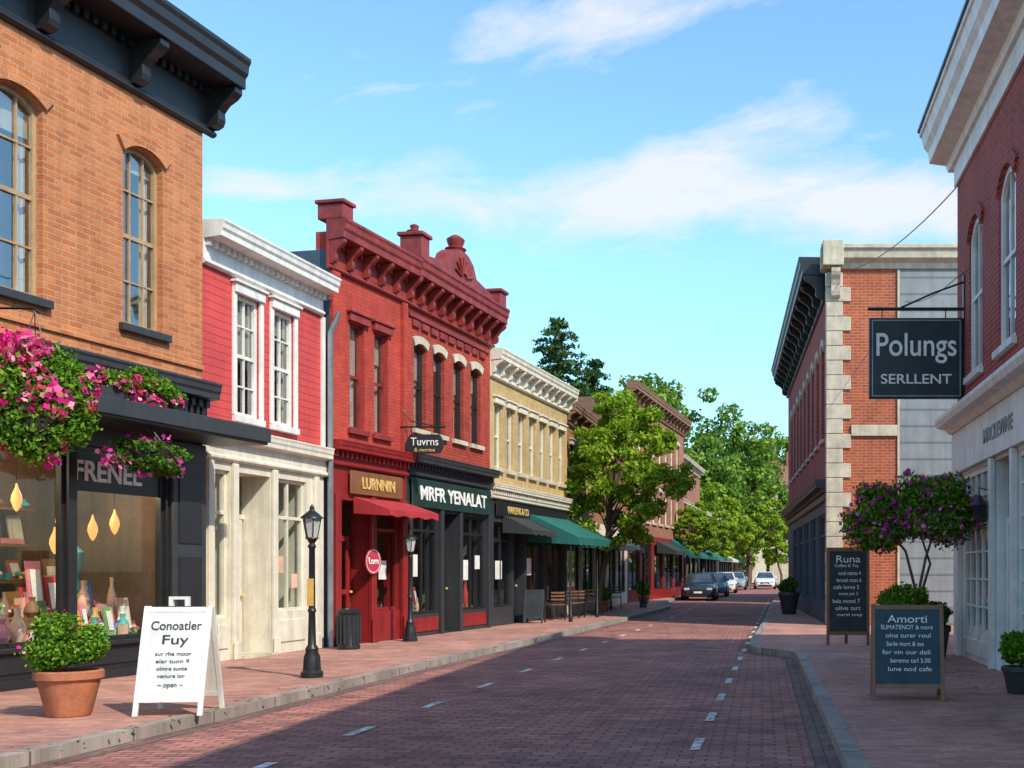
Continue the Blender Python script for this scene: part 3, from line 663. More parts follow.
g,L,U=facade('far_grey_building',(2.6,70.0),(3.2,52.0)); H=6.5
ws=[(1+i*2.0,1.9+i*2,3.9,5.5) for i in range(8)]; wall(g,L,H,ws,M['rust']); body(g,L,H,6.4,8,M['rust'])
for w in ws: window(g,*w,fm=M['white'])
cornice(g,0,L,6.3,7,.4,M['charcoal']); awning(g,6,12,3,2.4,1.3,M['blackaw']); g.done()
g=G('grey_clapboard_house',(.9,128,0),0); L=6; wall(g,L,11.3,[(1.2,2.1,6,8),(3.4,4.3,6,8),(1.2,2.1,9,10.6),(3.4,4.3,9,10.6)],M['stone']); body(g,L,11.3,11.2,8,M['stone'])
for w in ((1.2,2.1,6,8),(3.4,4.3,6,8),(1.2,2.1,9,10.6),(3.4,4.3,9,10.6)): window(g,*w,fm=M['charcoal'])
g.prof('gable_roof',M['brown'],[(-.4,11.3),(4,14.6),(8.4,11.3)],-.4,L+.4); g.box('chimney',M['rust'],2,2.8,3,3.8,13,15.5); g.done()
g=G('gabled_house',(-4.5,128,0),0); L=5; wall(g,L,7,[(1,1.9,4,5.5),(3,3.9,4,5.5)],M['creamp']); body(g,L,7,6.9,8,M['creamp'])
for w in ((1,1.9,4,5.5),(3,3.9,4,5.5)): window(g,*w,fm=M['white'])
g.prof('gable_roof',M['rust'],[(-.4,7),(4,10.5),(8.4,7)],-.4,L+.4); g.done()

# ================================================================== GROUND
def kerbline(pts,name,side,outer):
    P=[Vector((x,y)) for x,y in pts]; n=len(P); IN=[]
    for i in range(n):
        d=(P[min(i+1,n-1)]-P[max(i-1,0)]).normalized(); nrm=Vector((d.y,-d.x))*side
        IN.append(P[i]+nrm*.16)
    g=G('kerb',(0,0,0))
    for i in range(n-1):
        a,b,c,e=P[i],P[i+1],IN[i+1],IN[i]
        g.poly('kerb_stone',M['kerb'],[(a.x,a.y,0),(b.x,b.y,0),(c.x,c.y,0),(e.x,e.y,0)])
        g.poly('kerb_face',M['kerb'],[(a.x,a.y,-.14),(b.x,b.y,-.14),(b.x,b.y,0),(a.x,a.y,0)])
        g.poly('kerb_back',M['kerb'],[(e.x,e.y,-.14),(c.x,c.y,-.14),(c.x,c.y,0),(e.x,e.y,0)])
        ga=a-(e-a).normalized()*.22; gb=b-(c-b).normalized()*.22
        g.poly('gutter',M['gutter'],[(ga.x,ga.y,-.116),(gb.x,gb.y,-.116),(b.x,b.y,-.116),(a.x,a.y,-.116)])
    g.done()
    s=G('brick_sidewalk',(0,0,0))
    for i in range(n-1):
        c,e=IN[i+1],IN[i]
        s.poly('paving',M['paving'],[(e.x,e.y,-.004),(c.x,c.y,-.004),(outer,c.y,-.004),(outer,e.y,-.004)])
    s.done()
M['kerb']=brick('kerb_granite',(.46,.38,.33),(.37,.3,.26),(.15,.12,.1),w=1.3,h=5,ms=.012,mode='groundT',big=1.5,offset=0,stain=.4)
M['gutter']=brick('gutter_brick',(.3,.17,.14),(.22,.12,.1),(.12,.08,.07),w=.22,h=.11,mode='groundT',stain=.4)
M['paving']=brick('sidewalk_brick',(.7,.34,.25),(.52,.22,.165),(.46,.28,.22),w=.21,h=.105,ms=.009,mode='ground',stain=.38,big=.6,bs=.7)
M['road']=brick('brick_road',(.64,.26,.2),(.35,.13,.11),(.2,.1,.09),w=.24,h=.115,ms=.012,mode='ground',stain=.45,big=.5,bs=.9)
M['ground']=paint('grass_ground',(.07,.1,.035),.95,.4,.3)
g=G('ground'); g.poly('ground_sheet',M['ground'],[(-900,-200,-.16),(900,-200,-.16),(900,1500,-.16),(-900,1500,-.16)]); g.done()
g=G('brick_road'); g.poly('roadway',M['road'],[(-12,-12,-.12),(8,-12,-.12),(8,150,-.12),(-12,150,-.12)]); g.done()
kerbline([(-6.2,-12),(-6.15,5),(-6.08,8.8),(-5.8,12),(-5.55,17.4),(-5.0,24.3),(-4.35,34),(-3.9,42),(-3.8,46),(-4.0,47.5),(-4.7,49),(-4.6,60),(-4.0,80),(-2.8,115),(-3.5,150)],'l',-1,-40)
kerbline([(.68,-12),(.66,5),(.65,12),(.62,19.8),(.5,20.4),(.2,20.9),(-.1,21.3),(-.25,22.0),(-.25,23.5),(-.1,28),(.1,35),(.34,47),(.7,60),(1.4,75),(1.6,100),(1.2,150)],'r',1,40)
m_,nt_,b_=newmat('road_paint'); v_=vecnode(nt_,'obj'); nt_.links.new(mul(nt_,ramp(nt_,noise(nt_,v_,14,4,.75),[(.4,(.26,.17,.15)),(.5,(.74,.7,.65))]),ramp(nt_,noise(nt_,v_,2,3),[(.3,.7),(.6,1)])),b_.inputs['Base Color']); b_.inputs['Roughness'].default_value=.8; M['mark']=m_
g=G('lane_markings')
def dash(x0,y0,x1,y1,w=.045): g.poly('dashes',M['mark'],[(x0-w,y0,-.112),(x0+w,y0,-.112),(x1+w,y1,-.112),(x1-w,y1,-.112)])
Y=8.6
while Y<60:
    x=-4.12+(Y-8.6)*.037; x=min(x,-3.0); dash(x,Y,x+.02,Y+.62,.05); Y+=1.95+Y*.02
Y=8.0
while Y<60:
    x=-.64+(Y-8)*.02; dash(x,Y,x+.012,Y+.7,.045); Y+=1.7+Y*.02
g.done()
g=G('fallen_leaves',(0,0,0)); C=[(-6.0+.045*i,9+i*.7,.004) for i in range(26)]+[(.6,10+i*.5,-.1) for i in range(18)]+[(2.8,14+i*.4,.004) for i in range(10)]
leaves(g,'leaf_litter',M['leafB'],C,[(.5,.6,.003)]*len(C),420,.028,shell=0,up=30); g.done()

# ================================================================== STREET FURNITURE
def street_lamp(x,y,h=2.37):
    g=G('street_lamp',(x,y,0)); k=h/2.37
    g.lathe('base',M['iron'],(0,0,0),[(.15,0),(.15,.07),(.12,.1),(.11,.28),(.08,.36),(.09,.4),(.055,.46),(.045,.9),(.06,.93),(.045,.97),(.04,1.8*k),(.06,1.83*k),(.035,1.87*k),(.07,1.93*k)],12)
    z0=1.95*k; z1=2.22*k
    def ring(r,z): return [(r*math.cos(a*math.pi/3),r*math.sin(a*math.pi/3),z) for a in range(6)]
    a=ring(.075,z0);b=ring(.125,z1); g.add('lantern_glass',M['lampglass'],a+b,[(i,(i+1)%6,6+(i+1)%6,6+i) for i in range(6)])
    for i in range(6): g.tube('lantern_bars',M['iron'],[a[i],b[i]],.009,4)
    g.lathe('lantern_cap',M['iron'],(0,0,z1),[(.155,0),(.15,.015),(.09,.07),(.04,.11),(.03,.13),(.035,.15),(.005,.2)],12)
    g.lathe('lantern_seat',M['iron'],(0,0,z0-.03),[(.05,0),(.09,.02),(.085,.035)],12); g.done(); return g
street_lamp(-6.3,15.4); street_lamp(-7.42,23.2,2.3); street_lamp(-4.75,44,2.6)
g=G('lamp_banner',(-6.3,15.4,0)); g.prof('ribbon',MC[3],[(-.06,1.0),(-.05,1.0),(-.055,1.2),(-.048,1.38),(-.058,1.38),(-.066,1.2)],-.045,.045); g.done()
g=G('trash_bin',(-7.85,20.9,0)); g.lathe('drum',M['iron'],(0,0,0),[(.2,0),(.21,.04),(.19,.08),(.21,.66),(.23,.68),(.23,.72),(.16,.76),(.15,.74)],16)
for i in range(16):
    a=i*math.pi/8; g.box('slats',M['charcoal'],.208*math.cos(a)-.014,.208*math.cos(a)+.014,.208*math.sin(a)-.014,.208*math.sin(a)+.014,.1,.64)
g.done()

def aframe(name,x,y,w,h,fm,pm,spread=.3,rot=0,tw=.05,handle=False):
    g=G(name,(x,y,0),rot); hw=w/2
    def lean(z): return -spread+spread*.93*z/h
    for sgn,nm in ((1,'front'),(-1,'back')):
        def q(z,o): return (sgn*(lean(z)-o) if sgn==1 else -(lean(z)-o))
        for a,b in ((-hw,-hw+tw),(hw-tw,hw)): g.prof(nm+'_legs',fm,[(q(0,.012),0),(q(0,-.02),0),(q(h,-.02),h),(q(h,.012),h)],a,b,bevel=.004)
        for z0,z1 in ((.14,.14+tw),(h-tw-.01,h-.01)): g.prof(nm+'_rails',fm,[(q(z0,.01),z0),(q(z0,-.018),z0),(q(z1,-.018),z1),(q(z1,.01),z1)],-hw+tw,hw-tw)
        z0,z1=.14+tw,h-tw-.01; g.prof(nm+'_panel',pm,[(q(z0,.004),z0),(q(z0,-.014),z0),(q(z1,-.014),z1),(q(z1,.004),z1)],-hw+tw,hw-tw)
    if handle:
        g.box('handle',fm,-.1,-.06,-.025,.025,h,h+.07); g.box('handle',fm,.06,.1,-.025,.025,h,h+.07); g.box('handle',fm,-.1,.1,-.025,.025,h+.07,h+.1,bevel=.01)
    g.tilt=math.degrees(math.atan(spread*.93/h)); g.lean=lean; return g
g=aframe('sandwich_board',-6.14,11.6,.68,1.12,M['white'],M['white'],.32,.12,handle=True)
def bt(g,s,z,h,w,m,u=0,off=.006): g.text(s,u,z,g.lean(z)-.01,h,w,m,tilt=g.tilt,ext=.002,off=off)
bt(g,'Conoatler',.92,.095,.5,M['charcoal'],off=.006); bt(g,'Fuy',.76,.13,.26,M['charcoal'],off=.008)
for k,s in enumerate(('sur rhe moor','elar tuon 9','olmre sunte','venure lor')): bt(g,s,.63-k*.075,.04,.36-.03*k,M['slate'],off=.002)
bt(g,'~ open ~',.3,.05,.25,M['slate'],off=.003); g.done()
g=aframe('chalkboard_sign',1.7,12.9,.84,1.1,M['wood'],M['chalkb'],.3,-.08)
rr=random.Random(3)
for k,s in enumerate(('Amorti','SUMATENOT & more','olna turer roul','Sanle mort & tea','for vin our deli','beremo tarl 5.00','lune nod cafe')):
    bt(g,s,.93-k*.095,.052 if k else .09,(.6 if k==1 else .42+.16*rr.random()),M['lettw'],off=.001,u=rr.uniform(-.03,.03))
g.done()
g=G('menu_chalkboard',(1.72,22.0,0),0); h=1.95
for a,b in ((-.43,-.37),(.37,.43)): g.box('frame',M['wood'],a,b,-.03,.03,.0,h,bevel=.006)
for a,b in ((.2,.27),(h-.08,h)): g.box('frame',M['wood'],-.37,.37,-.028,.028,a,b,bevel=.006)
g.box('board',M['chalk'],-.37,.37,-.012,.012,.27,h-.08)
g.prof('rear_leg',M['wood'],[(.03,1.6),(.06,1.6),(.5,0),(.46,0)],-.03,.03)
for k,s in enumerate(('Runa','Coffen & Tey','sural menta 4','brunal roast 6','cafe lorne 5','turen pie 3','bela mond 7','olive tart','marel soup')): g.text(s,rr.uniform(-.04,.04),1.72-k*.14,-.016,.08 if k else .14,.3+.28*rr.random(),M['lettw'],ext=.002,off=.001)
g.done()
g=aframe('small_sandwich_board',-6.45,31.2,.55,.95,M['charcoal'],M['chalk'],.25)
g.done()
g=G('hanging_shop_sign',(2.68,19.05,0),0)
g.box('panel',M['navy'],-.83,.8,-.05,.05,4.46,5.86,bevel=.02)
for a in ((-.78,.75,4.5,4.515),(-.78,.75,5.805,5.82)): g.box('border',M['steel'],a[0],a[1],-.056,-.052,a[2],a[3])
for a in ((-.78,-.765),(.735,.75)): g.box('border',M['steel'],a[0],a[1],-.056,-.052,4.516,5.804)
g.text('Polungs',-.02,5.33,-.056,.52,1.38,M['lettw'],off=0.008); g.text('SERLLENT',-.02,4.8,-.056,.17,1.22,M['lettw'],off=.008)
g.tube('bracket_arm',M['iron'],[(-.85,0,6.02),(.9,0,6.02)],.03,8); g.tube('bracket_brace',M['iron'],[(.85,0,6.5),(.3,0,6.3),(-.3,0,6.03)],.018,6)
for u in (-.6,.5): g.tube('hangers',M['iron'],[(u,0,5.85),(u,0,6.02)],.012,5)
g.box('bracket_plate',M['iron'],.8,.84,-.07,.07,4.5,6.6); g.done()
g=G('bracket_sign',(-7.35,24.0,0),0)
pts=[(.42*math.cos(a*math.pi/14)*(1 if abs(math.cos(a*math.pi/14))<.8 else .96),.26*max(-.8,min(.8,math.sin(a*math.pi/14)*1.25))) for a in range(28)]
n=28; g.add('panel',M['black'],[(a,-.03,4.25+b) for a,b in pts]+[(a,.03,4.25+b) for a,b in pts],[(i,(i+1)%n,n+(i+1)%n,n+i) for i in range(n)]+[tuple(range(n)),tuple(range(2*n-1,n-1,-1))],bevel=.008)
g.text('Tuvrns',0,4.3,-.034,.17,.6,M['lettw'],off=0); g.text('& mortez',0,4.12,-.034,.08,.45,M['gold'],off=0)
g.tube('arm',M['iron'],[(-.55,0,4.62),(.45,0,4.62)],.02,6); g.tube('scroll',M['iron'],[(-.5,0,5.0),(-.3,0,4.75),(0,0,4.68),(.25,0,4.63)],.014,6)
for u in (-.3,.3): g.tube('hangers',M['iron'],[(u,0,4.45),(u,0,4.62)],.01,4)
g.done()
g=G('overhead_cable')
def cable(a,b,sag,r=.012,n=14):
    a=Vector(a);b=Vector(b); g.tube('cable',M['iron'],[a.lerp(b,i/n)-Vector((0,0,sag*4*(i/n)*(1-i/n))) for i in range(n+1)],r,5)
cable((3.4,19.3,8.2),(2.3,29.8,9.6),.25); cable((3.45,18.6,6.6),(3.9,29.9,8.8),.2,.01); g.done()

# ================================================================== PLANTS
def pot(g,r,h,mat,z=0):
    g.lathe('pot',mat,(0,0,z),[(r*.62,0),(r*.66,.02),(r*.92,h*.78),(r,h*.8),(r*1.03,h*.82),(r*1.03,h*.97),(r*.98,h),(r*.88,h),(r*.86,h*.9)],24)
    g.lathe('soil',M['soil'],(0,0,z+h*.88),[(r*.87,0),(r*.5,.02)],16)
def clump(c,R,k,spread=.6,rmin=.28,rmax=.45,seed=0):
    r=random.Random(seed); C=[];S=[]
    for i in range(k):
        d=Vector((r.gauss(0,1),r.gauss(0,1),r.gauss(0,1))).normalized(); t=spread*(.55+.55*r.random())
        C.append((c[0]+d.x*R[0]*t,c[1]+d.y*R[1]*t,c[2]+d.z*R[2]*t)); q=r.uniform(rmin,rmax); S.append((R[0]*q,R[1]*q,R[2]*q))
    return C,S
def flowerball(g,c,R,nl,nf,pet='petal',leaf='leafS',seed=1,ls=.035,fs=.032,topbias=False):
    C,S=clump(c,R,26,.68,.26,.42,seed); leaves(g,'foliage',M[leaf],C,S,nl,ls,shell=.2)
    C2,S2=clump(c,R,16,.78,.2,.36,seed+9); leaves(g,'blossoms',M[pet],C2,S2,nf,fs,shell=.85,seg=10)
g=G('potted_shrub',(-7.15,11.35,0)); pot(g,.31,.47,M['terracotta'])
flowerball(g,(0,0,.76),(.45,.43,.36),9500,60,'petal','leafS',3,.024,.018); g.done()
g=G('hanging_flower_basket',(-8.0,12.1,0))
g.lathe('basket',M['soil'],(0,0,2.75),[(.05,0),(.25,.08),(.36,.28),(.38,.42)],16)
for a in range(3): g.tube('chains',M['iron'],[(.33*math.cos(a*2.1),.33*math.sin(a*2.1),3.2),(0,0,4.35)],.006,4)
g.tube('arm',M['iron'],[(-1.72,0,4.38),(0,0,4.38),(.05,0,4.33)],.014,6)
flowerball(g,(-.06,0,3.32),(.62,.6,.84),19000,1900,'petal','leafS',5,.032,.036); g.done()
g=G('hanging_flower_basket',(-8.35,15.0,0)); g.lathe('basket',M['soil'],(0,0,2.85),[(.05,0),(.2,.05),(.28,.2),(.3,.28)],16)
for a in range(3): g.tube('chains',M['iron'],[(.27*math.cos(a*2.1),.27*math.sin(a*2.1),3.1),(0,0,3.46)],.006,4)
flowerball(g,(0,0,3.05),(.56,.56,.32),7500,360,'petal2','leafB',7,.03,.03); g.done()
g=G('canopy_flower_box',(-8.5,15.0,0),math.radians(79)); g.box('trough',M['charcoal'],-.75,.75,-.1,.12,3.725,3.9,bevel=.01)
flowerball(g,(0,0,3.98),(.95,.28,.27),8500,800,'petal','leafS',8,.03,.034); g.done()
g=G('flowering_planter_tree',(2.4,17.6,0)); pot(g,.34,.5,M['charcoal'])
for pts in ([(0,0,.4),(.05,0,1.2),(-.1,.02,1.8),(-.5,0,2.3)],[(.03,0,.4),(.1,.03,1.1),(.22,0,1.7),(.45,.02,2.4)],[(-.03,.04,.4),(.12,.05,1.0),(.3,.06,1.6),(.1,.05,2.2)]): g.tube('stems',M['bark'],pts,[.03,.026,.022,.015],7)
C,S=clump((-.58,0,2.36),(.68,.52,.62),26,.62,.28,.44,2); C2,S2=clump((.36,0,2.46),(.86,.62,.68),40,.62,.25,.42,4)
leaves(g,'foliage',M['leafS'],C+C2,S+S2,28000,.036,shell=.2); leaves(g,'blossoms',M['petal2'],C+C2,S+S2,2400,.036,shell=.95,seg=10)
C,S=clump((-.12,-.1,.98),(.55,.42,.34),20,.62,.28,.44,12); leaves(g,'base_foliage',M['leafS'],C,S,9000,.03,shell=.2); leaves(g,'base_blossoms',MC[4],C,S,90,.03,shell=.95,seg=8)
g.done()
g=G('potted_plant',(3.12,13.4,0)); pot(g,.2,.33,M['charcoal']); C,S=clump((0,0,.52),(.28,.28,.24),18,.62,.28,.44,21); leaves(g,'foliage',M['leafS'],C,S,5000,.03,shell=.1); g.done()
g=G('potted_plant',(3.0,18.9,0)); pot(g,.24,.55,M['black']); C,S=clump((0,0,.75),(.28,.28,.24),18,.62,.28,.44,22); leaves(g,'foliage',M['leafB'],C,S,3500,.035,shell=.1); g.done()
g=G('potted_plant',(.92,37.5,0)); pot(g,.36,.75,M['charcoal']); C,S=clump((0,0,1.0),(.4,.4,.36),18,.62,.28,.44,23); leaves(g,'foliage',M['leafB'],C,S,4000,.05,shell=.1); g.done()
g=G('potted_plant',(-5.7,39.5,0)); pot(g,.25,.4,M['terracotta']); C,S=clump((0,0,.65),(.35,.35,.3),18,.62,.28,.44,24); leaves(g,'foliage',M['leafS'],C,S,3000,.05,shell=.1); g.done()
g=G('potted_plant',(-5.0,46.5,0)); pot(g,.25,.4,M['terracotta']); C,S=clump((0,0,.75),(.4,.4,.42),18,.62,.28,.44,25); leaves(g,'foliage',M['leafS'],C,S,3000,.05,shell=.1); g.done()

def tree(name,x,y,zt,z0,cx,cy,R,n,size,mat,trunk=.11,seed=1,k=60,cone=.45):
    g=G(name,(x,y,0)); r=random.Random(seed); zc=(zt+z0)/2; RZ=(zt-z0)/2
    top=Vector((cx,cy,zc+RZ*.5)); pts=[Vector((0,0,-.05)),Vector((.03,0,z0*.5)),Vector((cx*.3,cy*.3,z0)),Vector((cx*.7,cy*.7,zc)),top]
    g.tube('trunk',M['bark'],pts,[trunk*1.35,trunk,trunk*.85,trunk*.5,trunk*.2],9)
    C=[];S=[]
    for i in range(k):
        while True:
            d=Vector((r.uniform(-1,1),r.uniform(-1,1),r.uniform(-1,1)))
            if .25<d.length<1: break
        zz=d.z; taper=1-cone*max(0,zz)-.15*max(0,-zz)
        c=Vector((cx+d.x*R*taper,cy+d.y*R*taper,zc+zz*RZ*.95)); q=R*r.uniform(.1,.22); C.append(tuple(c)); S.append((q,q,q*.7))
        if i%3==0:
            t=max(.0,min(1,(c.z-z0*.9)/(zt-z0)*.6)); b=pts[2].lerp(top,t); m=b.lerp(c,.5)+Vector((0,0,.1))
            g.tube('limbs',M['bark'],[b,m,c],[trunk*.38,trunk*.22,trunk*.06],5)
    leaves(g,'foliage',mat,C,S,n,size,shell=.0,up=.3); g.done()
tree('street_tree',-5.5,37.0,8.1,1.8,.75,0,2.3,30000,.078,M['leafA'],.11,5,115,.65)
tree('street_tree',-4.3,62.0,5.4,2.2,.3,0,1.3,9000,.1,M['leafA'],.09,6,50)
tree('street_tree',-3.9,72.0,6.2,2.2,.2,0,1.6,9000,.12,M['leafA'],.1,26,50)
tree('street_tree',-3.55,84.0,8.3,2.2,-.1,0,2.4,14000,.14,M['leafA'],.12,7,70)
tree('street_tree',-2.9,104.0,8.5,2.4,-.3,0,2.6,11000,.17,M['leafA'],.12,8,60)
tree('street_tree',1.9,108.0,9.0,2.0,-1.0,0,2.6,10000,.18,M['leafA'],.12,9,60)
tree('street_tree',3.0,112.0,9.6,2.0,-.5,0,2.6,10000,.18,M['leafC'],.12,19,60)
def pine(x,y,h,R,seed):
    g=G('pine_tree',(x,y,0)); r=random.Random(seed); g.tube('trunk',M['bark'],[(0,0,0),(0,0,h*.5),(0,0,h)],[.3,.18,.03],8); C=[];S=[]
    z=h*.35
    while z<h:
        f=max(0,1-(z-h*.35)/(h*.65)); nb=max(4,int(10*f)+3)
        for i in range(nb):
            a=r.uniform(0,6.28); L=R*(f**.6)*r.uniform(.55,1.15)+.15
            zz=z+r.uniform(-.3,.3)
            for t in (.2,.5,.8,1.0): C.append((L*t*math.cos(a),L*t*math.sin(a),zz-.1*L*t+.2*r.random())); q=.35+.45*f*(1.1-t*.5); S.append((q,q,q*.6))
            g.tube('boughs',M['bark'],[(0,0,zz),(L*math.cos(a),L*math.sin(a),zz-.1*L)],[.05,.01],4)
        z+=h*.032
    leaves(g,'foliage',M['leafP'],C,S,30000,.14,shell=0); g.done()
pine(-12.9,70,17.2,4.4,3); pine(-15.2,78,15.6,4.0,5); pine(-11.2,74,15.2,4.0,8)
def mass(name,crowns,n,size,mat,seed):
    g=G(name,(0,0,0)); r=random.Random(seed); C=[];S=[]
    for (x,y,z,R,RZ) in crowns:
        g.tube('trunks',M['bark'],[(x,y,-.1),(x+.2,y,z*.6),(x,y,z)],[R*.08,R*.06,R*.02],6)
        for i in range(34):
            while True:
                d=Vector((r.uniform(-1,1),r.uniform(-1,1),r.uniform(-1,1)))
                if d.length<1: break
            C.append((x+d.x*R,y+d.y*R,z+d.z*RZ)); q=R*r.uniform(.14,.34); S.append((q,q,q*.75))
    leaves(g,'foliage',mat,C,S,n,size,shell=.4,up=.4); g.done()
cr=[]; r=random.Random(11)
for xp,Yd,topz,R in ((640,112,21,4.4),(668,108,21.5,4.6),(700,112,15.5,4.5),(735,125,19.5,5.5),(760,134,19,5),(785,138,18.5,5.5),(815,140,16,5.5),(700,140,18,5),(850,142,15,6),(600,120,14,5)):
    cr.append(((xp-762)/1100*Yd,Yd,topz-R*1.15,R,R*1.15)); cr.append(((xp-762)/1100*Yd+1.5,Yd+2,max(3,topz*.42),R*1.1,R*1.1))
mass('distant_trees',cr,90000,.28,M['leafC'],4)
cr=[]
for i in range(46):
    x=-70+i*3.2+r.uniform(-1,1); cr.append((x,165+r.uniform(-8,8),7+r.uniform(-1,2),5.5,8))
mass('background_treeline',cr,45000,.5,M['leafB'],6)

# ================================================================== CARS
def car(x,y,rot,colm,name='parked_car',Lc=4.5):
    g=G(name,(x,y,-.12),rot); k=Lc/4.5
    st=[(0,.62,.3,.5,.62),(.1,.78,.22,.62,.7),(.5,.86,.2,.7,.82),(1.2,.9,.2,.74,.95),(2.2,.91,.2,.75,1.0),(3.3,.91,.2,.76,1.0),(4.0,.88,.22,.76,.98),(4.4,.8,.26,.72,.93),(4.5,.7,.34,.66,.86)]
    v=[];f=[]; m=8
    for yy,w,zb,zm,zt in st:
        yy*=k; v+=[(-w*.9,yy,zb),(-w,yy,zb+.12),(-w,yy,zm),(-w*.86,yy,zt),(w*.86,yy,zt),(w,yy,zm),(w,yy,zb+.12),(w*.9,yy,zb)]
    for i in range(len(st)-1):
        for j in range(m): f.append((i*m+j,i*m+(j+1)%m,(i+1)*m+(j+1)%m,(i+1)*m+j))
    f+=[tuple(range(m)),tuple(range(len(st)*m-1,len(st)*m-m-1,-1))]
    g.add('body',colm,v,f,bevel=.04,smooth=True)
    def lay(y0,y1,w,z): return [(-w,y0*k,z),(w,y0*k,z),(w,y1*k,z),(-w,y1*k,z)]
    a=lay(1.2,4.05,.77,.96); b=lay(1.95,3.4,.6,1.42)
    q=[(i,(i+1)%4,4+(i+1)%4,4+i) for i in range(4)]
    g.add('glasshouse',M['glass'],a+b,q)
    c=lay(1.93,3.42,.61,1.415); e=lay(2.1,3.25,.55,1.47); g.add('roof_panel',colm,c+e,q+[(4,5,6,7),(0,1,2,3)],bevel=.02,smooth=True)
    for i in range(4): g.tube('pillars',colm,[a[i],b[i]],.035,6)
    for sx in (-1,1): g.tube('pillars',colm,[(sx*.775,2.65*k,.97),(sx*.61,2.65*k,1.42)],.03,6)
    for yy in (.85,3.65):
        for sx in (-1,1):
            vv=[];ff=[];N=18
            for xx,rr_ in ((.93,.3),(.93,.33),(.72,.33),(.72,.2)):
                vv+=[(sx*xx,yy*k+rr_*math.cos(t*2*math.pi/N),.33+rr_*math.sin(t*2*math.pi/N)) for t in range(N)]
            for j in range(3):
                for t in range(N): ff.append((j*N+t,j*N+(t+1)%N,(j+1)*N+(t+1)%N,(j+1)*N+t))
            g.add('tyres',M['black'],vv,ff)
            vv=[(sx*.935,yy*k+.21*math.cos(t*2*math.pi/N),.33+.21*math.sin(t*2*math.pi/N)) for t in range(N)]+[(sx*.9,yy*k,.33)]
            g.add('wheel_rims',M['steel'],vv,[(t,(t+1)%N,N) for t in range(N)])
            g.poly('wheel_wells',M['black'],[(sx*.915,yy*k+.38*math.cos(t*2*math.pi/N),.33+.36*math.sin(t*2*math.pi/N)) for t in range(N)])
    for sx in (-1,1):
        g.box('headlights',M['lampglass'],min(sx*.45,sx*.74),max(sx*.45,sx*.74),-.005,.12,.56,.68,bevel=.02)
        g.box('mirrors',colm,min(sx*.82,sx*1.0),max(sx*.82,sx*1.0),1.45*k,1.58*k,.95,1.07,bevel=.03)
        g.box('tail_lights',M['redaw'],min(sx*.45,sx*.72),max(sx*.45,sx*.72),4.42*k,4.52*k,.68,.8)
    g.box('grille',M['black'],-.38,.38,-.02,.05,.46,.6,bevel=.01); g.box('lower_intake',M['black'],-.55,.55,.0,.08,.26,.38); g.box('number_plate',M['white'],-.22,.22,-.03,-.018,.4,.5)
    g.done()
carblk=paint('car_paint_dark_blue',(.02,.035,.055),.15,.05); carwht=paint('car_paint_white',(.7,.7,.7),.2,.05); carsil=paint('car_paint_silver',(.4,.42,.44),.25,.05,metal=.4); carblu=paint('car_paint_blue',(.05,.12,.25),.2,.05)
car(-3.35,57.5,0.0,carblk); car(-3.0,65.5,0,carblu); car(-2.7,76,0,carwht); car(-2.2,88,0,carsil); car(.25,92,0,carwht,name='white_car')
car(-2.3,106,0,carblk)

def chair(x,y,rot):
    g=G('cafe_chair',(x,y,0),rot)
    for a,b in ((-.19,-.19),(.19,-.19)): g.tube('legs',M['iron'],[(a*1.1,b*1.1,0),(a,b,.45)],.014,5)
    for a in (-.19,.19): g.tube('legs',M['iron'],[(a*1.1,.23,0),(a,.19,.45),(a,.25,.88)],.014,5)
    g.box('seat',M['wood'],-.21,.21,-.21,.21,.45,.48,bevel=.01)
    for z in (.6,.7,.8): g.box('backrest',M['wood'],-.2,.2,.2+(z-.45)*.12,.22+(z-.45)*.12,z,z+.05)
    g.done()
def table(x,y):
    g=G('cafe_table',(x,y,0)); g.lathe('top',M['charcoal'],(0,0,.71),[(.33,0),(.35,.01),(.35,.03),(.33,.035)],20); g.tube('leg',M['iron'],[(0,0,0),(0,0,.71)],.025,6)
    for a in range(3): g.tube('feet',M['iron'],[(0,0,.12),(.25*math.cos(a*2.1),.25*math.sin(a*2.1),.01)],.015,5)
    g.done()
for x,y in ((-6.0,33.5),(-5.75,35.6),(-5.7,41.5)):
    table(x,y); chair(x-.1,y-.65,math.pi+.2); chair(x+.1,y+.65,.1)
table(2.9,20.6); chair(2.7,21.3,.2)
for yy in (31.9,35.0):
    g=G('awning_post',(-5.25 if yy>33 else -5.55,yy,0)); g.lathe('post',M['iron'],(0,0,0),[(.06,0),(.06,.2),(.035,.24),(.03,2.4)],8); g.done()

# ================================================================== SKY, SUN, CAMERA
el=math.radians(43); hx,hy=.76,-.65; az=math.atan2(hx,hy)
S=Vector((hx*math.cos(el),hy*math.cos(el),math.sin(el))).normalized()
sd=D.lights.new('sun','SUN'); sd.energy=5.0; sd.angle=math.radians(.5); sd.color=(1,.91,.76)
so=D.objects.new('sun',sd); COL.objects.link(so); so.rotation_euler=S.to_track_quat('Z','Y').to_euler(); so.location=(20,-20,40)
w=D.worlds.new('World'); SC.world=w; w.use_nodes=True; nt=w.node_tree; nt.nodes.clear()
N=nt.nodes.new; Lk=nt.links.new
out=N('ShaderNodeOutputWorld'); bg=N('ShaderNodeBackground'); bg.inputs[1].default_value=.15; Lk(bg.outputs[0],out.inputs[0])
sk=N('ShaderNodeTexSky'); sk.sky_type='NISHITA'; sk.sun_disc=False; sk.sun_elevation=el; sk.sun_rotation=az; sk.air_density=1.0; sk.dust_density=.4; sk.ozone_density=1.3
tc=N('ShaderNodeTexCoord'); sp=N('ShaderNodeSeparateXYZ'); Lk(tc.outputs['Generated'],sp.inputs[0])
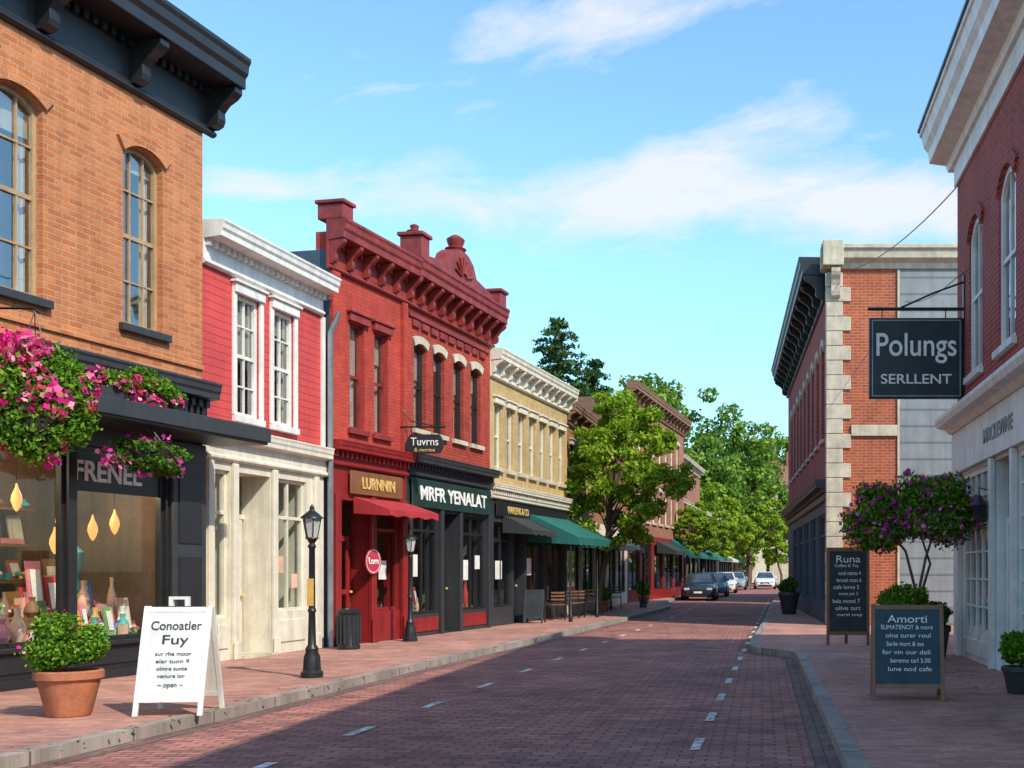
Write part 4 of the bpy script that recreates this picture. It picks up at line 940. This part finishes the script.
def mth(op,a,b=None,c=None,clamp=False):
    n=N('ShaderNodeMath'); n.operation=op; n.use_clamp=clamp
    for i,x in enumerate((a,b,c)):
        if x is None: continue
        if isinstance(x,(int,float)): n.inputs[i].default_value=x
        else: Lk(x,n.inputs[i])
    return n.outputs[0]
yy=mth('MAXIMUM',mth('ABSOLUTE',sp.outputs[1]),.08); a=mth('DIVIDE',sp.outputs[0],yy); b=mth('DIVIDE',sp.outputs[2],yy)
cv=N('ShaderNodeCombineXYZ'); Lk(mth('MULTIPLY',a,1.0),cv.inputs[0]); Lk(mth('MULTIPLY_ADD',b,2.8,mth('MULTIPLY',a,-.4)),cv.inputs[1])
nz=N('ShaderNodeTexNoise'); Lk(cv.outputs[0],nz.inputs['Vector']); nz.inputs['Scale'].default_value=6.5; nz.inputs['Detail'].default_value=9; nz.inputs['Roughness'].default_value=.62; nz.inputs['Distortion'].default_value=.4
def blob(ca,cb,ra,rb,wt,slope=0):
    da=mth('DIVIDE',mth('SUBTRACT',a,ca),ra); db=mth('DIVIDE',mth('SUBTRACT',mth('SUBTRACT',b,cb),mth('MULTIPLY',mth('SUBTRACT',a,ca),slope)),rb)
    q=mth('ADD',mth('MULTIPLY',da,da),mth('MULTIPLY',db,db)); return mth('MULTIPLY',mth('EXPONENT',mth('MULTIPLY',q,-1)),wt)
bl=[blob(-.02,.33,.28,.045,.5),blob(-.33,.35,.18,.03,.32),blob(-.07,.375,.12,.035,.3,.3),blob(.18,.33,.2,.045,.3),blob(-.48,.352,.05,.013,.36),blob(-.12,.51,.14,.04,.4,.3),blob(-.36,.46,.3,.05,.18,.1),blob(.06,.41,.08,.02,.24)]
s=bl[0]
for q in bl[1:]: s=mth('ADD',s,q)
dens=mth('MULTIPLY',mth('SUBTRACT',mth('ADD',mth('MULTIPLY',nz.outputs['Fac'],1.3),s),.88),2.5,clamp=True)
dens=mth('MULTIPLY',dens,mth('GREATER_THAN',sp.outputs[2],0.0))
tint=N('ShaderNodeMix'); tint.data_type='RGBA'; tint.blend_type='MULTIPLY'; tint.inputs[0].default_value=1; Lk(sk.outputs[0],tint.inputs[6]); tint.inputs[7].default_value=(1.5,2.0,2.1,1)
hz=mth('MINIMUM',mth('MULTIPLY_ADD',mth('MAXIMUM',sp.outputs[2],0.0),1.5,.6),1.0); cb=N('ShaderNodeCombineXYZ')
for i in range(3): Lk(hz,cb.inputs[i])
t2=N('ShaderNodeMix'); t2.data_type='RGBA'; t2.blend_type='MULTIPLY'; t2.inputs[0].default_value=1; Lk(tint.outputs[2],t2.inputs[6]); Lk(cb.outputs[0],t2.inputs[7])
mx=N('ShaderNodeMix'); mx.data_type='RGBA'; Lk(mth('MULTIPLY',dens,.88),mx.inputs[0]); Lk(t2.outputs[2],mx.inputs[6]); mx.inputs[7].default_value=(6.2,6.3,6.4,1)
Lk(mx.outputs[2],bg.inputs[0])
cam=D.cameras.new('camera'); co=D.objects.new('camera',cam); COL.objects.link(co); co.location=(0,0,1.5); co.rotation_euler=(math.radians(90),0,0)
cam.sensor_width=36; cam.lens=1100*36/1024; cam.shift_x=-250/1024; cam.shift_y=186/1024; cam.clip_start=.1; cam.clip_end=3000
SC.camera=co
SC.view_settings.view_transform='Standard'; SC.view_settings.look='None'; SC.view_settings.exposure=0
